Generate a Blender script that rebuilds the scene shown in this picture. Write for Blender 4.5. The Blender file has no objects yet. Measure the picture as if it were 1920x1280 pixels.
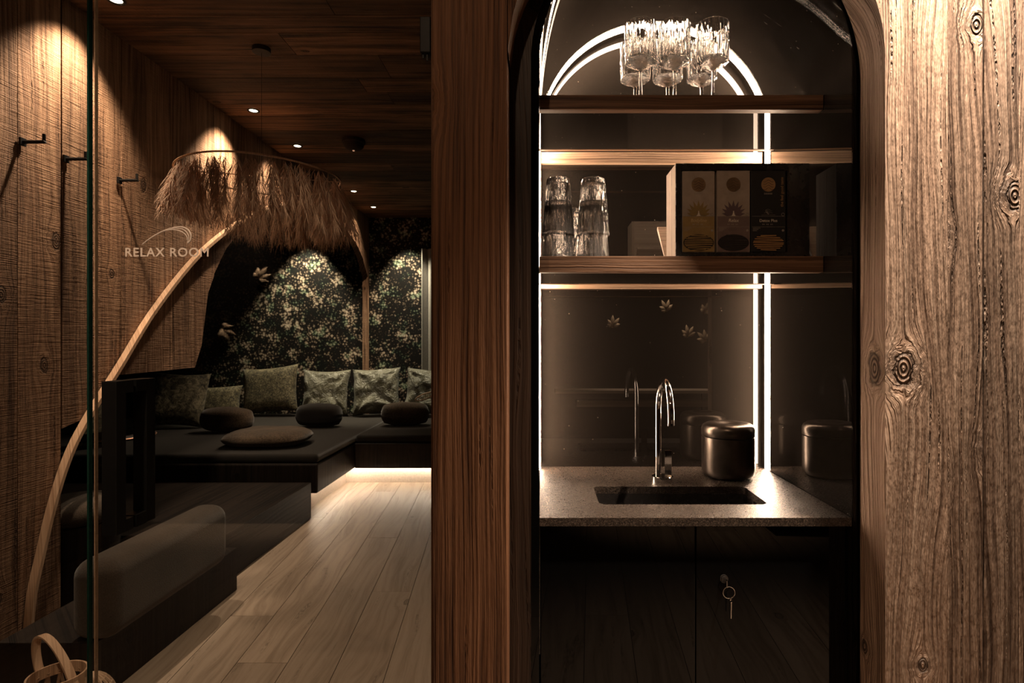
import bpy, bmesh, math, random
from mathutils import Vector, Matrix, noise
random.seed(7)
PI = math.pi
SC = bpy.context.scene
COL = SC.collection

# ------------------------------------------------------------------ camera
CX, CY, F, HC = 1014.0, 640.0, 1100.0, 1.20      # vanishing point, focal length (px of a 1920 frame), eye height
def P(px, py, Y):
    return Vector(((px-CX)*Y/F, Y, HC-(py-CY)*Y/F))
cam_d = bpy.data.cameras.new('camera'); cam = bpy.data.objects.new('camera', cam_d); COL.objects.link(cam)
cam.location = (0, 0, HC); cam.rotation_euler = (PI/2, 0, 0)
cam_d.sensor_width = 36; cam_d.lens = 36*F/1920; cam_d.shift_x = -(CX-960)/1920
cam_d.clip_start = 0.01; cam_d.clip_end = 100
SC.camera = cam
# ------------------------------------------------------------------ world, exposure
w = bpy.data.worlds.new('world'); SC.world = w; w.use_nodes = True
w.node_tree.nodes['Background'].inputs[0].default_value = (1, .75, .5, 1)
w.node_tree.nodes['Background'].inputs[1].default_value = 0.0
SC.view_settings.view_transform = 'Standard'; SC.view_settings.look = 'None'
SC.view_settings.exposure = 0; SC.view_settings.gamma = 1; SC.view_settings.use_curve_mapping = False
SC.cycles.use_denoising = True
SC.cycles.max_bounces = 14; SC.cycles.transmission_bounces = 14; SC.cycles.glossy_bounces = 8
SC.cycles.transparent_max_bounces = 16; SC.cycles.sample_clamp_indirect = 12
SC.cycles.caustics_reflective = False; SC.cycles.caustics_refractive = False; SC.cycles.blur_glossy = 0.5
WARM = (1, .70, .46)
def spot(name, loc, to, power, half, blend=.5, col=WARM, r=.02):
    d = bpy.data.lights.new(name, 'SPOT'); d.energy = power; d.color = col
    d.spot_size = 2*math.radians(half); d.spot_blend = blend; d.shadow_soft_size = r
    o = bpy.data.objects.new(name, d); COL.objects.link(o); o.location = loc
    o.rotation_euler = (Vector(to)-Vector(loc)).to_track_quat('-Z', 'Y').to_euler()
    return o
ZC = 2.55; XW = -1.875; YB = 6.4; YG = 1.17       # ceiling, side wall, back wall, glass plane
LX = -1.68
ROW = [2.32, 3.43, 4.05, 5.27, 5.89]
for i, y in enumerate(ROW):                        # recessed downlights along the side wall
    spot('downlight_or_fill', (LX, y, ZC-.025), (LX-.34, y, 1.6), (80, 80, 52, 50, 36)[i], 44, .8, (1, .76, .55))
spot('downlight_or_fill', (LX, 1.45, ZC-.025), (LX-.3, 1.5, 1.6), 14, 50, 1)  # added lamp out of view, brightens the near planks of the side wall
spot('downlight_or_fill', (-1.72, 2.56, ZC-.025), (-1.80, 2.56, 1.6), 40, 11, .5)  # added narrow lamp without a fixture, makes the lower scallop on the side wall
spot('downlight_or_fill', (-2.53, 6.15, 2.47), (-2.53, 6.26, 1.5), 120, 37, .6, (1, .86, .62))
spot('downlight_or_fill', (-1.45, 6.15, ZC-.05), (-1.45, 6.26, 1.5), 120, 33, .6, (1, .86, .62))
spot('downlight_or_fill', (-1.17, 5.9, ZC-.05), (-1.17, 6.2, 1.5), 22, 30, .6, (1, .9, .75))
spot('downlight_or_fill', (-.62, 2.05, ZC-.03), (-.75, 2.3, 0), 27, 42, .9, (1, .76, .54))       # added out of view to brighten the wooden floor
spot('downlight_or_fill', (.84, .96, 2.51), (.82, 1.15, 1.0), 430, 42, .8, (1, .77, .58))         # grazes the plank wall by the niche
spot('downlight_or_fill', (-.25, -.15, 2.50), (-.16, 1.15, 1.2), 17, 50, .9, (1, .66, .42))  # added unseen fill for the post and the tea box
spot('downlight_or_fill', (-.92, .27, 2.50), (-.36, 1.15, 1.12), 3, 22, .7, (1, .66, .42))  # added unseen lamp, narrow beam to brighten the post
spot('downlight_or_fill', (-.72, .25, 2.50), (-.78, 1.17, 1.36), 80, 17, .8, (1, .72, .5))       # added unseen hall lamp, brightens the door lettering
spot('downlight_or_fill', (.85, -1.15, 2.50), (.97, -1.5, 1.2), 300, 27, .8, (1, .74, .52))       # added behind the camera so the rear wall flowers show in the niche
spot('downlight_or_fill', (-1.95, -1.15, 2.50), (-1.97, -1.5, 1.4), 200, 22, .8, (1, .74, .52))  # added behind the camera for the two flowers reflected in the door

# ------------------------------------------------------------------ node helpers
class NT:
    def __init__(s, name):
        s.m = bpy.data.materials.new(name); s.m.use_nodes = True
        s.t = s.m.node_tree; s.b = s.t.nodes['Principled BSDF']; s.out = s.t.nodes['Material Output']
    def n(s, typ, **kw):
        nd = s.t.nodes.new(typ)
        for k, v in kw.items(): setattr(nd, k, v)
        return nd
    def put(s, sock, v):
        if isinstance(v, bpy.types.NodeSocket): s.t.links.new(v, sock)
        else:
            if isinstance(v, (tuple, list)) and len(v) == 3 and sock.type == 'RGBA': v = (*v, 1)
            sock.default_value = v
    def math(s, op, a, b=0.0, c=None, clamp=False):
        nd = s.n('ShaderNodeMath', operation=op, use_clamp=clamp)
        s.put(nd.inputs[0], a); s.put(nd.inputs[1], b)
        if c is not None: s.put(nd.inputs[2], c)
        return nd.outputs[0]
    def sep(s, v):
        nd = s.n('ShaderNodeSeparateXYZ'); s.put(nd.inputs[0], v); return nd.outputs
    def comb(s, x=0.0, y=0.0, z=0.0):
        nd = s.n('ShaderNodeCombineXYZ')
        for i, v in enumerate((x, y, z)): s.put(nd.inputs[i], v)
        return nd.outputs[0]
    def noise(s, vec, scale=1.0, detail=2.0, rough=.5, dist=0.0):
        nd = s.n('ShaderNodeTexNoise'); s.put(nd.inputs['Vector'], vec); s.put(nd.inputs['Scale'], scale)
        nd.inputs['Detail'].default_value = detail; nd.inputs['Roughness'].default_value = rough
        nd.inputs['Distortion'].default_value = dist
        return nd.outputs[0]
    def ramp(s, fac, stops, interp='LINEAR'):
        nd = s.n('ShaderNodeValToRGB'); nd.color_ramp.interpolation = interp; s.put(nd.inputs[0], fac)
        e = nd.color_ramp.elements
        while len(e) < len(stops): e.new(.5)
        for i, (p, c) in enumerate(stops):
            e[i].position = p
            if not isinstance(c, (tuple, list)): c = (c, c, c)
            e[i].color = (*c, 1)
        return nd.outputs[0]
    def mix(s, fac, a, b, mode='MIX'):
        nd = s.n('ShaderNodeMix', data_type='RGBA', blend_type=mode)
        s.put(nd.inputs[0], fac); s.put(nd.inputs[6], a); s.put(nd.inputs[7], b)
        return nd.outputs[2]
    def mapr(s, v, a, b, c=0.0, d=1.0, interp='LINEAR'):
        nd = s.n('ShaderNodeMapRange', interpolation_type=interp)
        for i, x in enumerate((v, a, b, c, d)): s.put(nd.inputs[i], x)
        return nd.outputs[0]
    def coord(s, kind='Object'):
        return s.n('ShaderNodeTexCoord').outputs[kind]
    def attr(s, name, out='Vector'):
        return s.n('ShaderNodeAttribute', attribute_name=name).outputs[out]
    def bump(s, h, strength=.5, dist=.01):
        nd = s.n('ShaderNodeBump'); nd.inputs['Strength'].default_value = strength
        nd.inputs['Distance'].default_value = dist; s.put(nd.inputs['Height'], h)
        s.put(s.b.inputs['Normal'], nd.outputs[0])
    def set(s, **kw):
        nm = dict(color='Base Color', rough='Roughness', metal='Metallic', spec='Specular IOR Level', ior='IOR',
                  trans='Transmission Weight', coat='Coat Weight', coatr='Coat Roughness', coati='Coat IOR', sheen='Sheen Weight',
                  emc='Emission Color', ems='Emission Strength', sheenr='Sheen Roughness', sub='Subsurface Weight')
        for k, v in kw.items(): s.put(s.b.inputs[nm[k]], v)
        return s

def wood(name, dark, mid, light, freq=120, knots=5.0, bump=.4, bdist=.004, saw=0.0, rough=.75, knotsize=.016, warp=.03, grey=0.0, worn=0.0):
    """old boards; the mesh attribute wc holds board coordinates with the grain along z"""
    t = NT(name); wc = t.attr('wc'); x, y, z = t.sep(wc)
    zk = t.math('MULTIPLY', z, .42)
    v = t.n('ShaderNodeTexVoronoi', voronoi_dimensions='2D', feature='F1'); t.put(v.inputs['Vector'], t.comb(x, zk, 0.0)); t.put(v.inputs['Scale'], knots)
    v.inputs['Randomness'].default_value = 1
    px, py, _ = t.sep(v.outputs['Position']); cr, cg, cb = t.sep(v.outputs['Color'])
    dx = t.math('SUBTRACT', x, px); dz = t.math('MULTIPLY', t.math('SUBTRACT', zk, py), 1.5)
    r2 = t.math('ADD', t.math('MULTIPLY', dx, dx), t.math('MULTIPLY', dz, dz))
    wob = t.mapr(t.noise(wc, 40, 2), .3, .7, .8, 1.2)
    has = t.math('GREATER_THAN', cg, .45)
    R = t.math('MULTIPLY', t.math('MULTIPLY', t.mapr(cr, 0, 1, .35*knotsize, knotsize), has), wob)
    R2 = t.math('MULTIPLY', R, R)
    r = t.math('SQRT', r2)
    q = t.math('MINIMUM', t.math('DIVIDE', t.math('MULTIPLY', R2, 3.0), t.math('ADD', r2, 1e-6)), 2.4)
    fall = t.mapr(r, 0.02, .4/knots, 1, 0, 'SMOOTHSTEP')
    psi = t.math('SUBTRACT', x, t.math('MULTIPLY', t.math('MULTIPLY', dx, q), fall))
    lw = t.noise(t.comb(t.math('MULTIPLY', x, 5.0), y, t.math('MULTIPLY', z, 1.1)), 1.0, 2)
    psi = t.math('ADD', psi, t.math('MULTIPLY', t.math('SUBTRACT', lw, .5), warp*2))
    g1 = t.noise(t.comb(t.math('MULTIPLY', psi, freq), t.math('MULTIPLY', y, 9.0), t.math('MULTIPLY', z, 1.6)), 1.0, 3, .55)
    fine = t.noise(t.comb(t.math('MULTIPLY', psi, freq*4), y, t.math('MULTIPLY', z, 14.0)), 1.0, 3, .6)
    band = t.noise(t.comb(t.math('MULTIPLY', psi, freq*.12), y, t.math('MULTIPLY', z, .7)), 1.0, 2)
    pit = t.noise(t.comb(t.math('MULTIPLY', x, 170.0), y, t.math('MULTIPLY', z, 45.0)), 1.0, 2)
    rings = t.math('SINE', t.math('MULTIPLY', r, 900.0))
    ink = t.mapr(r, t.math('MULTIPLY', R, .82), t.math('ADD', R, .0012), 1, 0, 'SMOOTHSTEP')
    g = t.mapr(g1, .30, .70)
    c = t.math('ADD', t.math('MULTIPLY', g, .62), t.math('MULTIPLY', t.mapr(band, .3, .7), .30))
    c = t.math('ADD', c, t.math('MULTIPLY', t.math('SUBTRACT', fine, .5), .45))
    if worn:
        c = t.math('ADD', c, t.math('MULTIPLY', t.math('SUBTRACT', t.noise(t.comb(t.math('MULTIPLY', x, 8.0), y, t.math('MULTIPLY', z, 2.5)), 1.0, 4), .5), worn))
    col = t.ramp(c, [(.12, dark), (.48, mid), (.9, light)])
    kc = t.ramp(t.math('ADD', t.math('MULTIPLY', rings, .25), t.math('MULTIPLY', fine, .9)), [(.2, tuple(a*.5 for a in dark)), (.85, mid)])
    col = t.mix(ink, col, kc)
    edge = t.mapr(t.math('ABSOLUTE', t.math('SUBTRACT', r, R)), 0.0, t.math('ADD', t.math('MULTIPLY', R, .22), .00005), 1, 0)
    edge = t.math('MULTIPLY', edge, has)
    col = t.mix(t.math('MULTIPLY', edge, .75), col, tuple(a*.3 for a in dark))
    tone = t.attr('tone', 'Fac')
    col = t.mix(1.0, col, t.n('ShaderNodeCombineColor').outputs[0], 'MULTIPLY')
    cc = col.node.inputs[7].links[0].from_node
    crack = t.mapr(t.noise(t.comb(t.math('MULTIPLY', psi, freq*.7), y, t.math('MULTIPLY', z, 2.2)), 1.0, 2), .62, .70)
    crack = t.math('MULTIPLY', crack, t.mapr(pit, .42, .58))
    for i in range(3): t.put(cc.inputs[i], tone)
    col = t.mix(t.math('MULTIPLY', crack, .6), col, tuple(a*.4 for a in dark)); t.put(t.b.inputs['Base Color'], col)
    h = t.math('ADD', t.math('MULTIPLY', g, 1.0), t.math('MULTIPLY', fine, .35))
    h = t.math('ADD', h, t.math('MULTIPLY', pit, .38))
    h = t.math('ADD', t.math('MULTIPLY', h, t.math('SUBTRACT', 1.0, ink)), t.math('MULTIPLY', ink, t.math('ADD', .8, t.math('MULTIPLY', rings, .35))))
    h = t.math('SUBTRACT', h, t.math('ADD', edge, crack))
    if saw:
        sw = t.noise(t.comb(t.math('MULTIPLY', x, 7.0), y, t.math('MULTIPLY', z, 260.0)), 1.0, 2)
        h = t.math('ADD', h, t.math('MULTIPLY', sw, saw))
        big = t.noise(t.comb(t.math('MULTIPLY', x, 12.0), y, t.math('MULTIPLY', z, 55.0)), 1.0, 3)
        h = t.math('ADD', h, t.math('MULTIPLY', big, saw*.8))
    t.set(color=col, rough=rough, spec=.25)
    t.bump(h, bump, bdist)
    return t.m

M = {}
M['wall_wood'] = wood('weathered spruce', (.10, .058, .038), (.43, .30, .22), (.62, .475, .365), 170, 5.6, 1.0, .006, rough=.62, knotsize=.022, warp=.055)
M['post_wood'] = wood('brown old spruce', (.042, .018, .009), (.165, .076, .036), (.27, .135, .07), 150, 4.2, .7, .003, rough=.6, knotsize=.017, warp=.015)
M['side_wood'] = wood('sawn brown wood', (.085, .042, .023), (.27, .148, .085), (.42, .25, .15), 60, 4.0, .8, .005, saw=1.4, rough=.8, knotsize=.02, warp=.05)
M['ceil_wood'] = wood('ceiling boards', (.03, .014, .007), (.15, .075, .038), (.30, .155, .08), 42, 3.0, .6, .004, saw=.8, rough=.7, knotsize=.018, warp=.03, worn=1.3)
M['shelf_wood'] = wood('shelf oak', (.035, .016, .009), (.15, .08, .045), (.30, .17, .10), 170, 4.0, .6, .002, rough=.5, knotsize=.012, warp=.02)
M['mirrored_edge_wood'] = wood('pale batten', (.10, .06, .04), (.36, .24, .16), (.50, .36, .26), 170, 4.0, .6, .002, rough=.6, knotsize=.012, warp=.03)
M['floor_wood'] = wood('pale oak floor', (.30, .22, .16), (.43, .325, .245), (.50, .385, .295), 45, 3.0, .15, .0008, rough=.42, knotsize=.018, warp=.10)
M['hoop_wood'] = wood('bent ash', (.40, .23, .14), (.66, .42, .27), (.78, .54, .37), 200, 3.0, .2, .001, rough=.5, knotsize=.001, warp=.01)
M['box_wood'] = wood('pale raw wood', (.46, .36, .28), (.62, .50, .41), (.70, .60, .50), 160, 4.0, .3, .0008, rough=.65, knotsize=.004, warp=.01)

def plain(name, col, rough=.5, metal=0, **kw):
    t = NT(name); o = t.coord()
    nz = t.noise(o, 60, 3)
    c = t.mix(t.mapr(nz, .3, .7), tuple(a*.88 for a in col), tuple(min(1, a*1.10) for a in col))
    t.set(color=c, rough=t.mapr(nz, 0, 1, max(.02, rough-.04), rough+.04), metal=metal, **kw)
    return t.m
def glossy_black(name, col=(.011, .009, .0075), rough=.5, spec=.0, dust=True):
    t = NT(name); o = t.coord()
    v = t.n('ShaderNodeTexVoronoi'); t.put(v.inputs['Vector'], o); v.inputs['Scale'].default_value = 70
    cr, cg, cb = t.sep(v.outputs['Color'])
    d = t.math('MULTIPLY', t.math('LESS_THAN', v.outputs['Distance'], t.mapr(cr, .6, 1, 0.0, .075)), t.math('GREATER_THAN', cr, .62))
    sm = t.noise(o, 9, 4, .6)
    c = t.mix(d if dust else 0.0, col, (.55, .5, .45))
    t.set(color=c, rough=t.mapr(sm, .3, .7, rough-.03, rough+.05), spec=spec, coat=1, coatr=.012, coati=1.55)
    return t.m
M['black_glass'] = glossy_black('black lacquered glass')
M['black_gloss'] = glossy_black('black gloss front', (.0025, .0025, .0025), .5, .0, False)
M['black_gloss'].node_tree.nodes['Principled BSDF'].inputs['Coat Weight'].default_value = .35
M['black_matte'] = plain('matte black metal', (.006, .0056, .0052), .5, spec=.2)
M['black_satin'] = plain('satin black', (.016, .014, .013), .27, spec=1.0)
M['canister_metal'] = plain('satin dark metal', (.12, .098, .082), .30, .9)
M['chrome'] = plain('polished chrome', (.82, .80, .78), .06, 1)
M['brass'] = plain('brushed gold', (.80, .58, .34), .32, 1)
M['detector'] = plain('dark plastic', (.03, .022, .018), .7, spec=.1)
M['gold_petal'] = plain('pale gold petal', (.85, .66, .46), .55, .2)
M['dark_room'] = plain('dark plaster', (.006, .0045, .0035), .8, spec=.1)
M['dark_ply'] = wood('dark plinth wood', (.006, .0035, .0025), (.016, .010, .007), (.026, .016, .011), 60, 3, .3, .002, rough=.6)
M['dark_plate'] = wood('dark stained frame wood', (.010, .006, .004), (.028, .016, .010), (.05, .03, .02), 150, 3, .5, .002, rough=.5)
M['white_metal'] = plain('white lamp ring', (.5, .45, .4), .4)
M['steel'] = plain('steel', (.5, .5, .5), .25, 1)
M['frost'] = plain('frosted white film', (.62, .52, .44), .7)

def emis(name, col, s):
    t = NT(name); o = t.coord(); nz = t.noise(o, 30, 1)
    t.set(color=(.8, .8, .8), emc=col, ems=t.mapr(nz, 0, 1, s*.97, s*1.03)); return t.m
M['led'] = emis('warm white strip', (1, .715, .50), 100)
M['led_floor'] = emis('plinth strip', (1, .82, .64), 58)
M['lamp_on'] = emis('lamp lens', (1, .80, .55), 14)
M['lamp_dim'] = emis('small indicator', (1, .5, .3), .4)

def thin_glass(name, tint):
    t = NT(name); N = t.t.nodes; N.remove(t.b)
    tr = t.n('ShaderNodeBsdfTransparent'); gl = t.n('ShaderNodeBsdfGlossy'); fr = t.n('ShaderNodeFresnel'); mx = t.n('ShaderNodeMixShader')
    tr.inputs[0].default_value = (*tint, 1); gl.inputs['Roughness'].default_value = .004; bf = t.n('ShaderNodeNewGeometry').outputs['Backfacing']; t.put(fr.inputs[0], t.mapr(bf, 0, 1, 1.5, 1/1.5))
    sm = t.noise(t.coord(), 3, 3); t.put(gl.inputs['Color'], t.mix(sm, (.9, .9, .9), (1, 1, 1)))
    t.put(mx.inputs[0], fr.outputs[0]); t.put(mx.inputs[1], tr.outputs[0]); t.put(mx.inputs[2], gl.outputs[0]); t.put(t.out.inputs[0], mx.outputs[0])
    return t.m
M['pane'] = thin_glass('clear pane', (.97, .985, .975))
M['pane_edge'] = plain('green glass edge', (.010, .035, .026), .2)
t = NT('clear tumbler acrylic'); o = t.coord(); t.set(color=(.97, .95, .93), rough=0.0, ior=1.47, trans=.95)
hh = t.noise(t.comb(*[t.math('MULTIPLY', a, k) for a, k in zip(t.sep(o), (120.0, 120.0, 15.0))]), 1.0, 2)
t.bump(hh, .8, .003); M['goblet_glass'] = t.m; M['tumbler_glass'] = t.m.copy(); M['tumbler_glass'].node_tree.nodes['Principled BSDF'].inputs['Roughness'].default_value = .05; M['tumbler_glass'].node_tree.nodes['Principled BSDF'].inputs['Transmission Weight'].default_value = .9; [setattr(q.inputs['Distance'], 'default_value', .009) for q in M['tumbler_glass'].node_tree.nodes if q.type == 'BUMP']

# speckled stone worktop
t = NT('speckled black stone'); o = t.coord()
v = t.n('ShaderNodeTexVoronoi'); t.put(v.inputs['Vector'], o); v.inputs['Scale'].default_value = 520
vr, vg, vb = t.sep(v.outputs['Color']); n1 = t.noise(o, 900, 2)
t.set(color=t.ramp(vr, [(0, (.006, .004, .003)), (.6, (.022, .0155, .0115)), (1, (.09, .066, .05))]), rough=t.mapr(vg, 0, 1, .22, .48), spec=.75)
t.bump(t.math('ADD', vb, n1), .35, .0012); M['stone'] = t.m

def fabric(name, c1, c2, scale=300, sheen=.3, rough=.9, patches=0, streak=None):
    t = NT(name); o = t.coord()
    n1 = t.noise(o, scale, 3, .6); n2 = t.noise(o, 7, 3)
    f = t.math('ADD', t.math('MULTIPLY', n1, .6), t.math('MULTIPLY', n2, .4))
    t.set(color=t.ramp(f, [(.35, c1), (.65, c2)]), rough=rough, sheen=sheen, spec=.15); t.bump(n1, .6, .003)
    return t.m
M['seat_fabric'] = fabric('brown sofa felt', (.010, .007, .0045), (.022, .015, .010), 260)
M['bench_fabric'] = fabric('grey brown boucle', (.032, .022, .015), (.08, .056, .039), 240)
M['fur_fabric'] = fabric('long pile brown fur', (.03, .019, .011), (.12, .078, .048), 90)
t = NT('olive satin'); o = t.coord(); t.set(color=t.mix(t.noise(o, 5, 2), (.10, .092, .058), (.19, .175, .115)), rough=.34, spec=.6, sheen=.2)
t.bump(t.noise(o, 16, 5, .6, 1.6), .8, .03); M['satin'] = t.m
def leafy(name, a, b, c, sc):
    t = NT(name); o = t.coord()
    n0 = t.noise(o, sc, 4, .7, .8); n1 = t.noise(o, sc*.3, 3)
    f = t.math('ADD', t.math('MULTIPLY', n0, .8), t.math('MULTIPLY', n1, .25))
    t.set(color=t.ramp(f, [(.40, a), (.52, b), (.66, c)]), rough=.7, sheen=.15); t.bump(n0, .5, .01); return t.m
M['leaf_big'] = leafy('large leaf print', (.014, .011, .006), (.13, .11, .065), (.40, .34, .22), 22)
M['leaf_small'] = leafy('small leaf print', (.014, .010, .005), (.09, .07, .03), (.28, .23, .13), 60)

# printed foliage wallpaper
t = NT('foliage wallpaper'); o = t.coord(); x, y, z = t.sep(o); u = t.comb(x, 0.0, z)
n0 = t.noise(u, 26, 5, .72, .6); n1 = t.noise(u, 5, 4, .65); n2 = t.noise(u, 9, 3)
v = t.n('ShaderNodeTexVoronoi', feature='F1', distance='MANHATTAN'); t.put(v.inputs['Vector'], u); v.inputs['Scale'].default_value = 38
bl = t.n('ShaderNodeTexVoronoi'); t.put(bl.inputs['Vector'], u); bl.inputs['Scale'].default_value = 6.5
cl = t.mapr(t.math('ADD', bl.outputs['Distance'], t.math('MULTIPLY', n0, .5)), .45, .95, 1, 0)
f = t.math('ADD', t.math('MULTIPLY', n0, .6), t.math('MULTIPLY', t.math('SUBTRACT', .6, v.outputs['Distance']), .35))
f = t.math('ADD', f, t.math('MULTIPLY', t.math('SUBTRACT', n1, .5), .55))
f = t.math('ADD', f, t.math('MULTIPLY', t.math('SUBTRACT', cl, .5), .22))
pink = t.ramp(f, [(.18, (.008, .006, .005)), (.28, (.07, .05, .035)), (.40, (.40, .30, .22)), (.55, (.72, .60, .46))])
green = t.ramp(f, [(.18, (.005, .006, .005)), (.28, (.04, .052, .035)), (.40, (.19, .22, .14)), (.55, (.45, .50, .36))])
t.set(color=t.mix(t.mapr(n2, .50, .60), pink, green), rough=.75, spec=.2); M['wallpaper'] = t.m
t = NT('pampas plume'); o = t.coord(); t.set(color=t.mix(t.noise(o, 40, 2), (.36, .21, .13), (.66, .42, .28)), rough=.7, sheen=.3, spec=.3); M['plume'] = t.m
t = NT('linen curtain'); o = t.coord(); t.set(color=t.mix(t.noise(o, 90, 2), (.30, .27, .23), (.50, .46, .40)), rough=.9); M['curtain'] = t.m
t = NT('wicker'); o = t.coord(); t.set(color=t.mix(t.noise(o, 90, 2), (.36, .22, .13), (.62, .43, .29)), rough=.6); t.bump(t.noise(o, 200, 2), .4, .002); M['wicker'] = t.m

# ------------------------------------------------------------------ mesh helpers
def link(name, me, m=None, parent=None, smooth=False, mats=None):
    o = bpy.data.objects.new(name, me); COL.objects.link(o)
    for mm in (mats or [m]): me.materials.append(M[mm] if isinstance(mm, str) else mm)
    if parent: o.parent = parent
    if smooth:
        for p in me.polygons: p.use_smooth = True
    return o
class BM:
    """collects shapes; wc/tone attributes feed the wood materials"""
    def __init__(s):
        s.b = bmesh.new(); s.wc = s.b.verts.layers.float_vector.new('wc'); s.tn = s.b.verts.layers.float.new('tone')
    def mark(s, vs, grain='z', tone=1.0, off=None):
        off = off if off is not None else Vector((random.uniform(0, 30), random.uniform(0, 30), random.uniform(0, 30)))
        for v in vs:
            c = v.co
            if grain == 'z': q = Vector((c.x+c.y, 0, c.z))
            elif grain == 'x': q = Vector((c.z+c.y, 0, c.x))
            else: q = Vector((c.x+c.z, 0, c.y))
            v[s.wc] = q+off; v[s.tn] = tone
    def box(s, x0, x1, y0, y1, z0, z1, grain='z', tone=1.0, bev=0, mi=0, off=None, seg=2):
        g = bmesh.ops.create_cube(s.b, size=1); vs = g['verts']
        for v in vs: v.co = Vector((x0+(v.co.x+.5)*(x1-x0), y0+(v.co.y+.5)*(y1-y0), z0+(v.co.z+.5)*(z1-z0)))
        fs = list({f for v in vs for f in v.link_faces})
        if bev:
            es = list({e for v in vs for e in v.link_edges})
            r = bmesh.ops.bevel(s.b, geom=es, offset=bev, segments=seg, profile=.5, affect='EDGES')
            vs = list({v for f in r['faces'] for v in f.verts} | {v for v in vs if v.is_valid})
            fs = list({f for v in vs for f in v.link_faces})
        for f in fs: f.material_index = mi
        s.mark(vs, grain, tone, off); return vs
    def prism(s, pts, y0, y1, axis='y', grain='z', tone=1.0, mi=0, off=None):
        """pts: outline in the plane square to the axis, extruded from y0 to y1"""
        def mk(a, b, c): return Vector((a, c, b)) if axis == 'y' else (Vector((c, a, b)) if axis == 'x' else Vector((a, b, c)))
        A = [s.b.verts.new(mk(a, b, y0)) for a, b in pts]; B = [s.b.verts.new(mk(a, b, y1)) for a, b in pts]
        n = len(pts); fs = [s.b.faces.new(A), s.b.faces.new(B[::-1])]
        for i in range(n):
            j = (i+1) % n; fs.append(s.b.faces.new((A[j], A[i], B[i], B[j])))
        for f in fs: f.material_index = mi
        s.mark(A+B, grain, tone, off); return fs
    def band(s, inner, outer, y0, y1, axis='y', close=False, grain='z', tone=1.0, off=None):
        """solid strip between two equally long outlines"""
        def mk(a, b, c): return Vector((a, c, b)) if axis == 'y' else (Vector((c, a, b)) if axis == 'x' else Vector((a, b, c)))
        n = len(inner); L = []
        for (a, b), (c, d) in zip(inner, outer):
            L.append([s.b.verts.new(mk(a, b, y0)), s.b.verts.new(mk(c, d, y0)), s.b.verts.new(mk(c, d, y1)), s.b.verts.new(mk(a, b, y1))])
        rng = range(n) if close else range(n-1)
        for i in rng:
            p, q = L[i], L[(i+1) % n]
            for k in range(4):
                m2 = (k+1) % 4; s.b.faces.new((p[k], p[m2], q[m2], q[k]))
        if not close:
            s.b.faces.new(L[0][::-1]); s.b.faces.new(L[-1])
        s.mark([v for l in L for v in l], grain, tone, off)
    def tube(s, path, r, seg=10, caps=True, closed=False, flat=None):
        pts = [Vector(p) for p in path]; n = len(pts); rings = []
        up = None
        for i, p in enumerate(pts):
            if closed: d = pts[(i+1) % n]-pts[i-1]
            else: d = pts[min(i+1, n-1)]-pts[max(i-1, 0)]
            d.normalize()
            if up is None:
                up = Vector((0, 0, 1)) if abs(d.z) < .9 else Vector((1, 0, 0))
            a = d.cross(up).normalized(); up = a.cross(d).normalized()
            rr = r[i] if isinstance(r, (list, tuple)) else r
            ra, rb = (rr, rr) if flat is None else (rr, rr*flat)
            rings.append([s.b.verts.new(p+a*math.cos(2*PI*k/seg)*ra+up*math.sin(2*PI*k/seg)*rb) for k in range(seg)])
        m = n if closed else n-1
        for i in range(m):
            A, B = rings[i], rings[(i+1) % n]
            for k in range(seg):
                s.b.faces.new((A[k], A[(k+1) % seg], B[(k+1) % seg], B[k]))
        if caps and not closed:
            s.b.faces.new(rings[0][::-1]); s.b.faces.new(rings[-1])
        s.mark([v for l in rings for v in l], 'z')
    def lathe(s, prof, cx=0, cy=0, z0=0, seg=32, rip=None):
        rings = []
        for (r, z) in prof:
            ring = []
            if r < 1e-5: ring = [s.b.verts.new((cx, cy, z0+z))]
            else:
                for k in range(seg):
                    a = 2*PI*k/seg; rr = r+(rip(a, z, r) if rip else 0)
                    ring.append(s.b.verts.new((cx+rr*math.cos(a), cy+rr*math.sin(a), z0+z)))
            rings.append(ring)
        for A, B in zip(rings, rings[1:]):
            for k in range(seg):
                k2 = (k+1) % seg
                if len(A) == 1 and len(B) == 1: continue
                if len(A) == 1: s.b.faces.new((A[0], B[k2], B[k]))
                elif len(B) == 1: s.b.faces.new((A[k], A[k2], B[0]))
                else: s.b.faces.new((A[k], A[k2], B[k2], B[k]))
        s.mark([v for l in rings for v in l], 'z')
    def build(s, name, m, parent=None, smooth=False, mats=None, fix=True, origin=None):
        if fix: bmesh.ops.recalc_face_normals(s.b, faces=s.b.faces[:])
        me = bpy.data.meshes.new(name)
        if origin is not None:
            bmesh.ops.translate(s.b, verts=s.b.verts[:], vec=-Vector(origin))
        s.b.to_mesh(me); s.b.free()
        o = link(name, me, m, parent, smooth, mats)
        if origin is not None: o.location = origin
        return o
def tag(o, label, cat, group=None):
    o['label'] = label; o['category'] = cat
    if group: o['group'] = group
    return o
def thing(name, loc, label, cat, group=None):
    o = bpy.data.objects.new(name, None); COL.objects.link(o); o.location = loc; o.empty_display_size = .05
    bpy.context.view_layer.update()
    return tag(o, label, cat, group)
def st(o): o['kind'] = 'structure'; return o
def local(parent, o):
    """child built in world coordinates -> keep it in place under an empty"""
    o.location = o.location - parent.location; return o
def copy_tree(o, parent=None):
    c = o.copy(); COL.objects.link(c)
    if parent: c.parent = parent
    for ch in [k for k in COL.objects if k.parent == o]: copy_tree(ch, c)
    return c
def smooth_angle(o, deg=35):
    me = o.data; me.polygons.foreach_set('use_smooth', [True]*len(me.polygons))
    me.set_sharp_from_angle(angle=math.radians(deg))
    return o
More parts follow.
